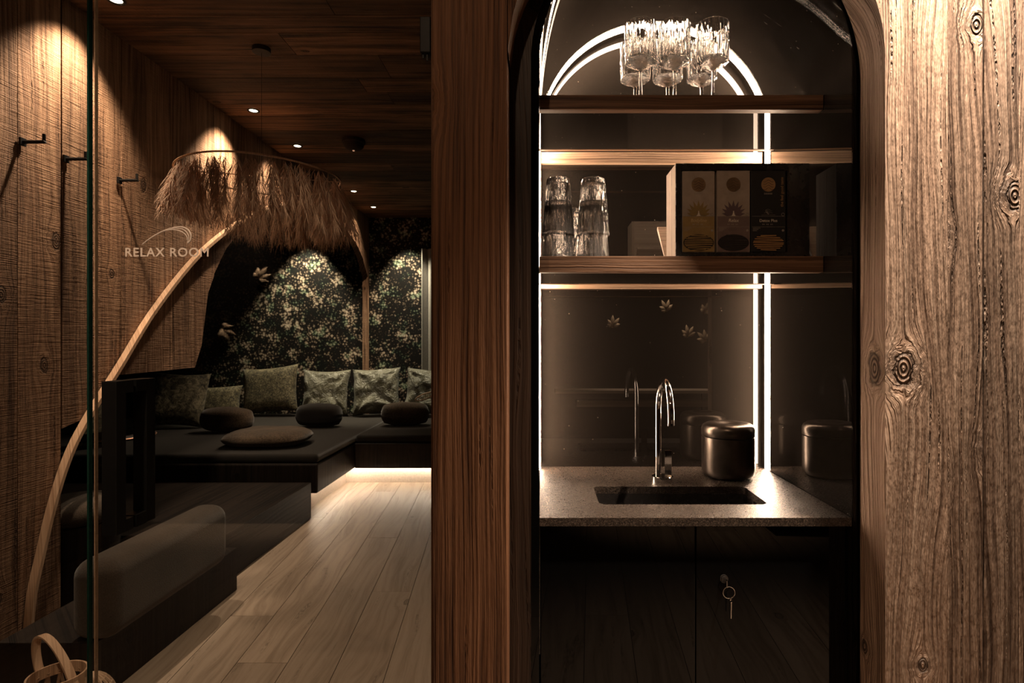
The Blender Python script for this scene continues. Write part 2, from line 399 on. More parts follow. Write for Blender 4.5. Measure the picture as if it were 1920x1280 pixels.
def txt(name, s, size, loc, m, parent=None, rot=(PI/2, 0, 0), bold=0.0, align='CENTER', ext=.0004, space=1.0, shear=0.0):
    c = bpy.data.curves.new(name, 'FONT'); c.body = s; c.size = size; c.align_x = align; c.offset = bold; c.extrude = ext
    c.space_character = space; c.shear = shear; c.resolution_u = 6
    o = bpy.data.objects.new('tmp', c); COL.objects.link(o); bpy.context.view_layer.update()
    me = bpy.data.meshes.new_from_object(o.evaluated_get(bpy.context.evaluated_depsgraph_get()))
    bpy.data.objects.remove(o); me.materials.clear()
    r = link(name, me, m, parent); r.location = loc; r.rotation_euler = rot
    return r
def arch(cx, r, zc, zb, n=48, a0=0.0, a1=PI):
    """outline from right foot, over the arch, to left foot"""
    pts = [(cx+r, zb)] + [(cx+r*math.cos(a0+(a1-a0)*k/n), zc+r*math.sin(a0+(a1-a0)*k/n)) for k in range(n+1)] + [(cx-r, zb)]
    return pts

# ================================================================== SETTING
# hall + room shell
b = BM()
ang = math.atan(-.085)
for i in range(-26, 22):                            # oak planks running slightly askew
    x0 = i*.19; j = 0; y = -3-random.random()*2
    while y < 8:
        L = random.uniform(1.9, 2.6); tn = random.uniform(.84, 1.06)
        vs = b.box(x0+.0012, x0+.19-.0012, y, y+L-.002, -.02, 0, 'y', tn)
        for v in vs:
            c = v.co.copy(); v.co.x = c.x*math.cos(ang)-c.y*math.sin(ang)*-1 if False else c.x + c.y*-.085
        y += L
b.box(-6, 5, -2, 8, -.04, -.021, 'y', .3)
fl = b.build('floor', 'floor_wood'); st(fl)
b = BM()
y = -1.6
while y < 8:                                        # ceiling boards across the room
    wdt = random.choice((.14, .17, .2, .24)); x = -1.98-random.random()
    xs = [-5.0, random.uniform(-3.4, -2.5), random.uniform(-1.2, -.3), 2.2]
    for a, c in zip(xs, xs[1:]):
        b.box(a, c-.003, y, y+wdt-.004, ZC, ZC+.03, 'x', random.choice((.35, .55, .7, .9, 1.05)))
    y += wdt
ce = b.build('ceiling', 'ceil_wood'); st(ce)
b = BM(); b.box(-5, 2.4, -1.7, 8, ZC+.031, ZC+.07); st(b.build('ceiling_deck', 'dark_room'))

# side wall with the arched opening (vertical sawn planks)
YA = [(2.29, -.0), (2.29, .86), (2.47, .90), (2.52, 1.05), (3.20, 1.06), (3.24, 1.20), (3.28, 1.44), (3.36, 1.58), (3.48, 1.74), (3.62, 1.86), (3.90, 2.04),
      (4.20, 2.17), (4.50, 2.26), (4.85, 2.31), (5.2, 2.33), (5.6, 2.29), (5.95, 2.2), (6.2, 2.05), (6.36, 1.9), (6.36, 0)]
def cut_z(y):
    if y <= 2.29 or y >= 6.36: return 0.0
    for (a, za), (c, zc) in zip(YA, YA[1:]):
        if a <= y <= c and c > a: return za+(zc-za)*(y-a)/(c-a)
    return 0
b = BM()
edges = [1.19, 1.52, 1.80, 1.975, 2.10, 2.29, 2.45, 2.62, 2.79, 2.98, 3.17]
y = 3.36
while y < 6.3: edges.append(y); y += random.uniform(.13, .22)
edges += [6.36, 6.4]
for a, c in zip(edges, edges[1:]):
    off = Vector((random.uniform(0, 30), 0, random.uniform(0, 30))); tn = random.choice((.75, .9, 1.0, 1.1, .62))
    d = random.uniform(0, .006)
    ys = [a+.0015+(c-.003-a)*k/3 for k in range(4)]
    top = [(y, ZC) for y in ys[::-1]]; bot = [(y, max(cut_z(y+1e-4), cut_z(y-1e-4)) if 2.29 < y < 6.36 else 0) for y in ys]
    b.prism(bot+top, XW-.06+d, XW+d, 'x', 'z', tn, off=off)
st(b.build('wall_left', 'side_wood'))
# alcove walls behind the opening
b = BM(); b.box(-4.3, -4.24, 2.2, YB, 0, ZC); b.box(-4.24, XW-.07, 2.2, 2.26, 0, ZC); st(b.build('wall_alcove', 'dark_room'))
b = BM(); b.box(-4.3, .2, YB, YB+.05, 0, ZC); st(b.build('wall_back', 'wallpaper'))
b = BM(); b.box(-.10, -.045, 1.26, YB, 0, ZC); st(b.build('wall_right', 'dark_room'))
# hall walls behind and beside the camera
b = BM(); b.box(-2.6, 2.2, -1.58, -1.52, 0, ZC+.0); st(b.build('wall_rear', 'dark_room'))
b = BM(); b.box(-2.6, -2.55, -1.52, 1.15, 0, ZC); b.box(-2.55, XW-.065, 1.10, 1.16, 0, ZC); st(b.build('wall_hall_left', 'dark_room'))
b = BM(); b.box(1.9, 1.95, -1.52, 1.15, 0, ZC); st(b.build('wall_hall_right', 'dark_room'))

# plank wall around the niche
YW = 1.15; AC, AR, AZ = .305, .37, 1.755
def arc_pts(x0, x1, n=40):
    out = []
    for k in range(n+1):
        x = x0+(x1-x0)*k/n; d = max(0.0, AR*AR-(x-AC)**2); out.append((x, AZ+math.sqrt(d)))
    return out
b = BM()
b.box(-.213, -.066, YW, 1.24, 0, ZC, 'z', 1.0, off=Vector((3.31, 0, 7.4)), bev=.0025)
b.box(-.216, -.2128, YW+.006, 1.24, 0, ZC, 'z', .8)
b.prism([(-.0645, AZ)]+arc_pts(-.0645, AC-.001)+[(AC-.001, ZC), (-.0645, ZC)], YW, 1.24, 'y', 'z', .8)
post = b.build('wall_front_left', 'post_wood'); st(post)
b = BM()
def circ_x(a): return (AC+AR*math.cos(a), AZ+AR*math.sin(a))
right = [circ_x(k*(PI/2)/40) for k in range(41)]
b.prism([(AC+AR, 0), (.798, 0), (.798, ZC), (AC, ZC)]+right[::-1], YW, 1.24, 'y', 'z', 1.0, off=Vector((11.14, 0, 5.2)))
for a, c, tn, dd in ((.800, .868, .84, .002), (.870, .938, .62, .0), (.940, 1.12, .86, .003), (1.122, 1.3, .8, 0), (1.302, 1.55, .9, 0.002), (1.552, 1.9, .8, 0)):
    b.box(a, c, YW+dd, 1.24, 0, ZC, 'z', tn, bev=.0015)
st(b.build('wall_front_right', 'wall_wood'))

# ------------------------------------------------------------------ niche
NX0, NX1 = -.0036, .6625; NC, NR, NZ = .32945, .33305, 1.791; YF, YN = 1.25, 1.76
ZT = .825                                           # worktop height
niche = thing('wall_niche', (NC, YF, 0), 'tall arched black glass niche with a lit edge set into the plank wall', 'niche')
b = BM(); inner = arch(NC, NR, NZ, 0, 64); outer = arch(NC, NR+.012, NZ, 0, 64)
b.band(inner, outer, YF, YN, 'y'); o = b.build('lining', 'black_glass', niche); local(niche, smooth_angle(o))
b = BM(); b.prism(arch(NC, NR+.012, NZ, 0, 64), YN, YN+.012, 'y'); local(niche, b.build('back_panel', 'black_glass', niche))
b = BM(); b.band(arch(NC, NR, NZ, 0, 64), arch(NC, NR+.017, NZ, 0, 64), YF-.004, YF, 'y'); local(niche, b.build('edge_frame', 'black_gloss', niche))
b = BM(); b.band(arch(NC, NR+.0172, NZ, 0, 64), [(AC+AR+.05, 0)]+[(NC+(.46)*math.cos(PI*k/64), NZ+.46*math.sin(PI*k/64)) for k in range(65)]+[(-.10, 0)], 1.2405, 1.2495, 'y', tone=1.0)
local(niche, b.build('surround', 'dark_plate', niche))
# light strip following the arch close to the back panel
led = thing('light_strip', (NC, 1.723, ZT), 'glowing warm white light strip running up and over the arched niche', 'light strip')
b = BM(); b.band(arch(NC, NR-.0028, NZ, ZT+.002, 64), arch(NC, NR-.0012, NZ, ZT+.002, 64), 1.700, 1.728, 'y'); local(led, b.build('diffuser', 'led', led))
b = BM(); b.band(arch(NC, NR-.0011, NZ, ZT+.002, 64), arch(NC, NR-.0002, NZ, ZT+.002, 64), 1.688, 1.732, 'y'); local(led, b.build('channel', 'steel', led))

# worktop with sink cut-out
SX0, SX1, SY0, SY1 = .135, .525, 1.351, 1.517
wt = thing('worktop', (NC, YF, ZT), 'speckled black stone worktop with an undermounted sink cut into it', 'worktop')
def rrect(x0, x1, y0, y1, r, n=5):
    pts = []
    for cx, cy, a in ((x1-r, y0+r, -PI/2), (x1-r, y1-r, 0), (x0+r, y1-r, PI/2), (x0+r, y0+r, PI)):
        pts += [(cx+r*math.cos(a+k*PI/2/n), cy+r*math.sin(a+k*PI/2/n)) for k in range(n+1)]
    return pts
hole = rrect(SX0, SX1, SY0, SY1, .018)
x0, x1, y0, y1 = NX0+.001, NX1-.001, YF-.002, YN-.0005
cx_, cy_ = (SX0+SX1)/2, (SY0+SY1)/2
def onrect(p):
    dx, dy = p[0]-cx_, p[1]-cy_; t_ = 9e9
    if dx > 1e-9: t_ = min(t_, (x1-cx_)/dx)
    if dx < -1e-9: t_ = min(t_, (x0-cx_)/dx)
    if dy > 1e-9: t_ = min(t_, (y1-cy_)/dy)
    if dy < -1e-9: t_ = min(t_, (y0-cy_)/dy)
    return (cx_+dx*t_, cy_+dy*t_)
pairs = [(h, onrect(h), 0) for h in hole]
for c in ((x1, y0), (x1, y1), (x0, y1), (x0, y0)):   # put a vertex at each outer corner
    dx, dy = c[0]-cx_, c[1]-cy_
    best = min(hole, key=lambda h: abs(math.atan2(dy, dx)-math.atan2(h[1]-cy_, h[0]-cx_)))
    i = [p[0] for p in pairs].index(best); pairs[i] = (best, c, 1)
b = BM(); b.band([p[0] for p in pairs], [p[1] for p in pairs], ZT-.018, ZT, 'z', close=True)
local(wt, b.build('slab', 'stone', wt))
b = BM()                                            # basin: walls and bottom below the slab
b.band(rrect(SX0, SX1, SY0, SY1, .018), rrect(SX0-.003, SX1+.003, SY0-.003, SY1+.003, .02), ZT-.16, ZT-.0185, 'z', close=True)
b.prism(rrect(SX0-.003, SX1+.003, SY0-.003, SY1+.003, .02), ZT-.163, ZT-.16, 'z')
local(wt, b.build('sink_basin', 'black_satin', wt))
b = BM(); b.lathe([(0, 0), (.022, 0), (.022, .003), (.018, .004), (0, .002)], cx_, cy_, ZT-.16, 24)
local(wt, b.build('drain', 'steel', wt, smooth=True))
# cabinet below
cab = thing('base_cabinet', (NC, YF, 0), 'black glossy two door cabinet under the stone worktop', 'cabinet')
b = BM(); b.box(NX0+.002, NX1-.002, 1.282, 1.33, .0, ZT-.02); b.box(NX0+.002, NX1-.002, 1.33, 1.75, 0, .02); local(cab, b.build('body', 'black_matte', cab))
SEAM = .3330
for x0_, x1_ in ((NX0+.003, SEAM-.001), (SEAM+.001, NX1-.003)):
    b = BM(); b.box(x0_, x1_, 1.262, 1.281, .06, ZT-.022, bev=.0012); d = local(cab, b.build('door', 'black_gloss', cab))
lk = P(1357, 1084, 1.262)
b = BM(); b.tube([(lk.x, 1.2618, lk.z), (lk.x, 1.2588, lk.z)], .0088, 20); b.tube([(lk.x, 1.259, lk.z), (lk.x, 1.2555, lk.z)], .0062, 20)
o = b.build('lock', 'black_satin', d, smooth=False); o.location = (0, 0, 0); o.location = o.location - cab.location - d.location + Vector((0, 0, 0))
bpy.context.view_layer.update(); o.location = -(cab.location+d.location)
b = BM(); b.box(.003, NX1-.003, 1.285, 1.30, 0, .058); local(cab, b.build('kickboard', 'black_matte', cab))
# keys
kr = P(1365, 1108, 1.252)
key = thing('key_ring', (kr.x, 1.2555, kr.z+.02), 'split ring with two small keys hanging from the cabinet lock', 'keys')
b = BM(); b.tube([(lk.x+.001, 1.2556, lk.z), (lk.x+.001, 1.2475, lk.z)], .0018, 10); b.box(lk.x-.0005, lk.x+.0025, 1.2425, 1.2485, lk.z-.012, lk.z+.003, bev=.0006)
local(key, b.build('key', 'chrome', key))
b = BM(); rr = .0125
b.tube([(kr.x+rr*math.cos(2*PI*k/40), 1.2455, kr.z+rr*math.sin(2*PI*k/40)) for k in range(40)], .0009, 8, closed=True)
local(key, b.build('ring', 'chrome', key, smooth=True))
kx = kr.x+.004; kz = kr.z-.0145
b = BM(); b.tube([(kx, 1.2455+.0035*math.cos(a), kz-.004+.0045*math.sin(a)) for a in [2*PI*k/20 for k in range(20)]], .0012, 8, closed=True)
b.box(kx-.0009, kx+.0009, 1.2425, 1.2485, kz-.022, kz-.008, bev=.0004); b.box(kx-.0008, kx+.0008, 1.2437, 1.2473, kz-.040, kz-.0215, bev=.0003)
local(key, b.build('key', 'chrome', key))

# shelves
def shelf(z0, z1, label, grain_off):
    s_ = thing('shelf', (NC, 1.374, z0), label, 'shelf', None)
    b = BM(); b.box(NX0+.0005, NX1-.0005, 1.374, 1.398, z0, z1, 'x', 1.0, bev=.0012, off=grain_off); local(s_, b.build('front_edge', 'shelf_wood', s_))
    b = BM(); dz = .014 if z0 > 1.6 else .0045; b.box(NX0+.0045, NX1-.0045, 1.742, 1.7592, z0-dz, z0-dz+.033, 'x', 1.0, bev=.001, off=grain_off+Vector((1.7, 0, 5))); local(s_, b.build('mirrored_edge', 'mirrored_edge_wood', s_))  # added strip standing in for the shelf's back edge mirrored in the panel
    b = BM(); b.box(NX0+.0005, NX1-.0005, 1.660, 1.676, z0, z1, 'x', 1.0, bev=.0012, off=grain_off+Vector((.7, 0, 3))); local(s_, b.build('back_edge', 'shelf_wood', s_))
    b = BM(); b.box(NX0+.0005, NX1-.0005, 1.3985, 1.6595, z0+.001, z1-.0005, 'x'); local(s_, b.build('panel', 'black_glass', s_))
    return s_
ZS2a, ZS2b = 1.743, 1.7775; ZS1a, ZS1b = 1.362, 1.400
shelf(ZS2a, ZS2b, 'upper dark wooden niche shelf carrying the stemmed glasses', Vector((2.2, 0, 9)))
shelf(ZS1a, ZS1b, 'lower dark wooden niche shelf carrying the tumblers and tea box', Vector((5.2, 0, 1)))

# ------------------------------------------------------------------ stemmed glasses
def rip1(amp, k1, k2, ph):
    def f(a, z, r):
        if r < .02: return 0
        q = Vector((math.cos(a)*3.2+ph, math.sin(a)*3.2, z*16+ph)); w1 = noise.noise(q)
        return amp*(math.sin(a*k1+w1*5+ph)+.6*math.sin(a*k2+z*30+w1*6))
    return f
def goblet():
    g = thing('stemmed_glass', (0, 0, 0), '', 'glass')
    f = rip1(.0009, 17, 29, 1.0)
    prof_o = [(0, .002), (.031, .001), (.0345, .0025), (.033, .005), (.012, .009), (.0048, .016), (.0042, .05), (.0042, .085), (.006, .0935), (.012, .0985), (.036, .1100), (.0385, .1125), (.0385, .116), (.0385, .12)]
    prof_o += [(.0385, .12+.086*k/12) for k in range(1, 13)]
    prof_i = [(.0372, .2065), (.0352, .206)] + [(.0352, .206-.086*k/12) for k in range(1, 12)] + [(.035, .118), (.033, .116), (.012, .115), (0, .115)]
    b = BM(); b.lathe([p for p in prof_o[:8]]+[(.0045, .0925), (0, .0925)], 0, 0, 0, 40)
    b.build('stem', 'goblet_glass', g, smooth=True)
    b = BM(); b.lathe([(0, .0930)]+prof_o[8:]+prof_i, 0, 0, 0, 96, f)
    smooth_angle(b.build('bowl', 'goblet_glass', g), 40)
    return g
gob = goblet()
gsp = [(.247, 1.452, 'clear stemmed glass, leftmost of the front row on the upper shelf'), (.331, 1.452, 'clear stemmed glass in the middle of the front row on the upper shelf'), (.425, 1.452, 'clear stemmed glass, rightmost of the front row on the upper shelf'),
       (.249, 1.548, 'clear stemmed glass, leftmost of the back row, partly hidden on the upper shelf'), (.3345, 1.548, 'clear stemmed glass in the middle of the back row on the upper shelf'), (.424, 1.548, 'clear stemmed glass, rightmost of the back row on the upper shelf')]
for i, (x, y, lb) in enumerate(gsp):
    g = gob if i == 0 else copy_tree(gob)
    g.location = (x, y, ZS2b); g.rotation_euler.z = i*1.3; g['label'] = lb; g['group'] = 'stemmed glasses on the upper shelf'
# tumblers stacked upside down
def tumbler():
    f = rip1(.0006, 15, 24, 2.0); H = .138
    def ro(z): return .0385-(.0105)*(z/H)
    po = [(ro(H*k/16), H*k/16) for k in range(0, 16)]+[(ro(H)-.0008, H-.003), (ro(H)-.004, H), (0, H-.001)]
    pi = [(0, H-.012), (ro(H)-.0045, H-.013)]+[(ro(H*k/12)-.0026, H*k/12) for k in range(10, 0, -1)]+[(ro(0)-.0026, .0015), (ro(0)-.0012, 0)]
    b = BM(); b.lathe(po+pi, 0, 0, 0, 88, f)
    # close the rim
    o = b.build('tumbler', 'tumbler_glass', None, smooth=True); return o
tb = tumbler()
tsp = [(.0425, 1.428, 0, 'upside down clear tumbler on the lower shelf, bottom of the far left stack'), (.0425, 1.428, 1, 'upside down clear tumbler, top of the far left stack'),
       (.1275, 1.428, 0, 'upside down clear tumbler on the lower shelf, bottom of the right front stack'), (.1275, 1.428, 1, 'upside down clear tumbler, top of the right front stack'),
       (.085, 1.508, 0, 'single upside down clear tumbler glowing behind and between the two stacks')]
for i, (x, y, k, lb) in enumerate(tsp):
    o = tb if i == 0 else tb.copy()
    if i: COL.objects.link(o)
    o.location = (x, y, ZS1b+k*.0575+.0002); o.rotation_euler.z = i*.9
    if k: o.scale = (1.012, 1.012, 1.0)
    tag(o, lb, 'glass', 'upside down tumblers on the lower shelf')

# ------------------------------------------------------------------ tea box
BX0, BX1, BY0, BY1, BZ0, BZ1 = .317, .630, 1.376, 1.480, ZS1b, 1.6175
tea = thing('tea_box', (BX0, BY0, BZ0), 'pale wooden tea box with a black front beside the tumblers on the lower shelf', 'box')
b = BM(); b.box(BX0, BX0+.008, BY0+.004, BY1, BZ0, BZ1, 'z', 1.0); b.box(BX1-.008, BX1, BY0+.004, BY1, BZ0, BZ1, 'z', 1.0)
b.box(BX0+.008, BX1-.008, BY0+.004, BY1, BZ0, BZ0+.008, 'x'); b.box(BX0+.008, BX1-.008, BY0+.004, BY1, BZ1-.008, BZ1, 'x'); b.box(BX0+.008, BX1-.008, BY1-.006, BY1, BZ0+.008, BZ1-.008, 'x')
local(tea, b.build('case', 'box_wood', tea))
WX = [(1279, 1341), (1344, 1407), (1408, 1474)]
fx = lambda px: (px-CX)*BY0/F; fz = lambda py: HC-(py-CY)*BY0/F
b = BM(); zt, zb_ = fz(319), fz(473)
b.box(BX0, BX1, BY0, BY0+.0039, zt, BZ1, 'x'); b.box(BX0, BX1, BY0, BY0+.0039, BZ0, zb_, 'x')
b.box(BX0, fx(1277.5), BY0, BY0+.0039, zb_, zt); b.box(fx(1476), BX1, BY0, BY0+.0039, zb_, zt)
local(tea, b.build('front_frame', 'black_satin', tea))
# open flap leaning back behind the box
b = BM(); fl_pts = [(1.4815, BZ0), (1.489, BZ0), (1.598, 1.503), (1.596, 1.5095), (1.590, 1.5105)]
b.prism(fl_pts, BX0-.0005, BX1, 'x', 'x', 1.05); local(tea, b.build('flap', 'box_wood', tea))

def packet(k, body, band_, ink, edge, title, pos):
    x0, x1 = fx(WX[k][0])+.0006, fx(WX[k][1])-.0006; z0, z1 = zb_+.0005, zt-(.0015 if k == 0 else .0002); y0 = BY0+.0015; wd = x1-x0; cxp = (x0+x1)/2
    t_ = thing('tea_packet', (cxp, y0+.03, z0), pos, 'tea packet', 'tea packets in the box')
    b = BM(); b.box(x0, x1, y0, y0+.085, z0, z1, bev=.0008); local(t_, b.build('carton', body, t_))
    Z = lambda py: HC-(py-CY)*y0/F
    b = BM(); b.box(x0+.0012, x1-.0012, y0-.0005, y0-.0001, z0+.001, Z(405.5)); local(t_, b.build('band', band_, t_))
    b = BM(); r = .0166
    for (rad, ya) in ((r, -.0011),):
        b.tube([(cxp, y0, Z(346)), (cxp, y0+ya, Z(346))], rad, 40)
    local(t_, b.build('emblem', 'brass' if k < 2 else 'gold_print', t_))
    b = BM()                                         # curled lines in the emblem
    for q in range(4):
        zz = Z(346)-.010+.006*q
        b.tube([(cxp+s_*.0045, y0-.0013, zz+.0024*math.cos(s_*1.6)) for s_ in [-2.6+.4*j for j in range(14)]], .0005, 5)
    local(t_, b.build('emblem_lines', 'brown_ink', t_))
    if k < 2:
        b = BM()                                     # lotus petals
        for q in range(9):
            a = PI*(q+.5)/9; base = Vector((cxp, 0, Z(404))); L = .026+.010*math.sin(a); w2 = .0042
            dr = Vector((math.cos(a), 0, math.sin(a))); nn = Vector((-dr.z, 0, dr.x)); dy = y0-.0006-.00004*q
            pts = [base+dr*.003, base+dr*L*.55+nn*w2, base+dr*L, base+dr*L*.55-nn*w2]
            vs = [b.b.verts.new((p.x, dy, p.z)) for p in pts]+[b.b.verts.new((p.x, dy+.0003, p.z)) for p in pts]
            b.b.faces.new(vs[:4]); b.b.faces.new(vs[4:][::-1])
            for j in range(4): b.b.faces.new((vs[j], vs[4+j], vs[4+(j+1) % 4], vs[(j+1) % 4]))
        local(t_, b.build('lotus', ink, t_))
        b = BM(); c0 = Z(405)                        # small seated figure
        b.tube([(cxp, y0-.0016, c0+.0105), (cxp, y0-.0010, c0+.0105)], .0014, 12)
        b.prism([(cxp-.0052, c0), (cxp+.0052, c0), (cxp+.0022, c0+.0035), (cxp+.0012, c0+.0088), (cxp-.0012, c0+.0088), (cxp-.0022, c0+.0035)], y0-.0016, y0-.0010)
        local(t_, b.build('seated_figure', 'cream_ink', t_))
    else:
        b = BM()
        for q in range(7):
            a = PI*(q+.5)/7; pts = [(cxp+.0125*math.cos(a)*s2*.8+.004*math.cos(a+PI/2)*math.sin(PI*s2), y0-.0008, Z(402)+.013*math.sin(a)*s2+.003*math.sin(PI*s2)) for s2 in [j/8 for j in range(9)]]
            b.tube(pts, .0003, 5)
        b.tube([(cxp-.016, y0-.0008, Z(403)), (cxp+.016, y0-.0008, Z(403))], .0003, 5)
        local(t_, b.build('lotus', 'grey_ink', t_))
    o = txt('title', title, .0108 if k != 2 else .0094, (cxp, y0-.0009, Z(416)), 'cream_ink' if k else 'ochre_ink', t_, bold=.00012, ext=.0001, shear=.15 if k < 2 else 0); local(t_, o)
    b = BM()
    for q in range(9):                                # rows of unreadable small print
        if q % 3 != 2: b.box(cxp-.014+q*.0032, cxp-.0125+q*.0032, y0-.0008, y0-.0005, Z(421.5), Z(419.5))
    local(t_, b.build('fine_print', 'grey_ink', t_)); b = BM()
    for q in range(3): b.box(x0+.004, x0+.004+(.018, .013, .010)[q], y0-.0008, y0-.0005, Z(428+2.4*q), Z(427.2+2.4*q))
    local(t_, b.build('side_print', 'grey_ink', t_)); b = BM()
    for q in range(7): b.box(cxp-.0095+q*.0028, cxp-.008+q*.0028, y0-.0004, y0, Z(364.5), Z(361.5))
    local(t_, b.build('maker_print', 'grey_ink', t_)); b = BM()
    b.box(x0+.002, x1-.002, y0-.0007, y0-.0004, Z(405.6), Z(405.1)); local(t_, b.build('rule_line', 'grey_ink', t_)); b = BM(); b.box(x0+.002, x1-.002, y0-.0007, y0-.0004, Z(425.4), Z(425))
    local(t_, b.build('rule_line', 'grey_ink', t_))
    b = BM(); sx = x1-.0065                           # quality marks at the right edge
    b.tube([(sx+.0034*math.cos(a), y0-.0008, Z(402)+.0034*math.sin(a)) for a in [2*PI*j/18 for j in range(18)]], .0005, 5, closed=True)
    local(t_, b.build('quality_mark', 'grey_ink', t_)); b = BM()
    b.tube([(sx, y0-.0007, Z(432)), (sx, y0-.0011, Z(432))], .0028, 16)
    local(t_, b.build('quality_mark', 'grey_ink', t_))
    
    # oval window with the sachet edges
    ew, eh = wd*.47, .0195; ez = Z(455)
    b = BM(); el = [(cxp+ew*math.cos(2*PI*j/48), ez+eh*math.sin(2*PI*j/48)) for j in range(48)]
    b.prism(el, y0-.0010, y0-.0005); local(t_, b.build('window_recess', 'dark_ink', t_))
    for q in range(9):
        zz = ez-eh*.86+q*eh*.215; hw = ew*math.sqrt(max(0, 1-((zz-ez)/eh)**2))*.95
        tl = random.uniform(-.0010, .0010)
        b = BM(); b.prism([(cxp-hw, zz-.0011-tl), (cxp+hw, zz-.0011+tl), (cxp+hw*.97, zz+.0011+tl), (cxp-hw*.97, zz+.0011-tl)], y0-.0018, y0-.0011)
        local(t_, b.build('sachet', ('ochre', 'plum_dark', 'orange')[k], t_))
    if k == 2:
        o = txt('slogan', 'the feel good taste', .0092, (x1-.0060, y0-.0009, Z(360)), 'gold_print', t_, rot=(PI/2, -PI/2, 0), ext=.0001, bold=.0001); local(t_, o)
for nm, c in dict(beige=(.34, .275, .22), ochre=(.28, .185, .065), plum=(.16, .11, .097), plum_dark=(.03, .022, .02), black_card=(.012, .011, .010), orange=(.42, .23, .085),
                  brown_ink=(.12, .06, .03), dark_ink=(.008, .006, .005), cream_ink=(.66, .58, .48), grey_ink=(.30, .26, .22), gold_print=(.34, .2, .09), ochre_ink=(.50, .36, .18),
                  lotus_gold=(.24, .16, .05), lotus_plum=(.11, .07, .075)).items():
    M[nm] = plain(nm.replace('_', ' '), c, .55)
packet(0, 'beige', 'ochre', 'lotus_gold', 0, 'Bodyline', 'ochre and beige tea packet at the left of the tea box')
packet(1, 'beige', 'plum', 'lotus_plum', 0, 'Relax', 'mauve and beige tea packet in the middle of the tea box')
packet(2, 'black_card', 'black_card', 'grey_ink', 0, 'Detox Plus', 'black tea packet with orange sachets at the right of the tea box')

# ------------------------------------------------------------------ tap
tap = thing('tap', (.3275, 1.58, ZT), 'chrome swan neck tap standing behind the sink', 'tap')
b = BM(); b.lathe([(0, 0), (.0287, 0), (.0287, .013), (.0272, .0142), (0, .0142)], .3275, 1.58, ZT, 48); local(tap, smooth_angle(b.build('base', 'chrome', tap)))
b = BM(); px_ = .3165; top = 1.012
path = [(px_, 1.58, ZT+.013+k*(top-ZT-.013)/8) for k in range(9)]
path += [(px_-.006*(1-math.cos(a))/2, 1.489+.091*math.cos(a), top+.091*math.sin(a)) for a in [PI*k/28 for k in range(1, 29)]]
path += [(px_-.006, 1.398, top-.008)]
b.tube(path, .0079, 20); local(tap, smooth_angle(b.build('spout', 'chrome', tap)))
b = BM(); b.tube([(px_-.006, 1.398, top-.0082), (px_-.006, 1.398, top-.012)], .0083, 20); local(tap, smooth_angle(b.build('aerator', 'chrome', tap)))
b = BM(); b.box(.3325, .3515, 1.574, 1.579, ZT+.010, ZT+.083, bev=.0008); local(tap, b.build('lever', 'chrome', tap))
# canister
can = thing('canister', (.521, 1.632, ZT), 'matte black lidded canister on the worktop beside the light strip', 'canister')
R_ = .0715
b = BM(); b.lathe([(0, 0), (.050, 0), (.062, .003), (.069, .010), (R_, .022), (R_, .112), (R_-.002, .1125), (0, .1125)], .521, 1.632, ZT, 72); local(can, smooth_angle(b.build('body', 'canister_metal', can), 50))
b = BM(); b.lathe([(0, .1135), (R_-.001, .1135), (R_+.0006, .115), (R_+.0006, .134), (R_-.003, .1425), (R_-.011, .148), (R_-.022, .150), (.036, .150), (.030, .1475), (.022, .143), (.012, .1412), (0, .141)], .521, 1.632, ZT, 72)
local(can, smooth_angle(b.build('lid', 'canister_metal', can), 50))

# ------------------------------------------------------------------ glass door and side pane
XG = -.889
b = BM(); b.box(XW+.006, -.9045, YG, YG+.008, 0, ZC, mi=0)
o = b.build('window_1', 'pane'); st(o)
b = BM(); b.box(-.9043, -.9005, YG-.001, YG+.009, 0, ZC); o2 = b.build('glass_edge', 'pane_edge', o)
door = thing('door_1', (XG, YG, 0), '', 'door'); st(door)
del door['label']; del door['category']
b = BM(); b.box(XG, -.2175, YG, YG+.008, .008, ZC-.004); local(door, b.build('glass_leaf', 'pane', door))
b = BM(); b.box(XG-.0012, XG-.0001, YG-.0005, YG+.0085, .008, ZC-.004); local(door, b.build('leaf_edge', 'wicker', door))
# handle: square frame standing across the glass
zt1 = HC-75*1.122/F; zb1 = HC-365*1.122/F; xh0, xh1 = P(190, 0, 1.122).x, P(218, 0, 1.122).x
hd = bpy.data.objects.new('door_handle', None); COL.objects.link(hd); hd.parent = door
for nm, ya, yb in (('handle_bar', 1.122, YG), ('handle_bar', YG+.008, 1.236)):
    b = BM(); bar = .027
    if yb == YG: b.box(xh0, xh1, ya, ya+bar, zb1, zt1, bev=.001)
    else: b.box(xh0, xh1, yb-bar, yb, zb1, zt1, bev=.001)
    lo, hi = (ya+bar, yb-.0004) if yb == YG else (ya+.0004, yb-bar)
    b.box(xh0, xh1, lo, hi, zt1-.024, zt1); b.box(xh0, xh1, lo, hi, zb1, zb1+.024)
    o = b.build(nm, 'black_matte', hd); o.location = -door.location
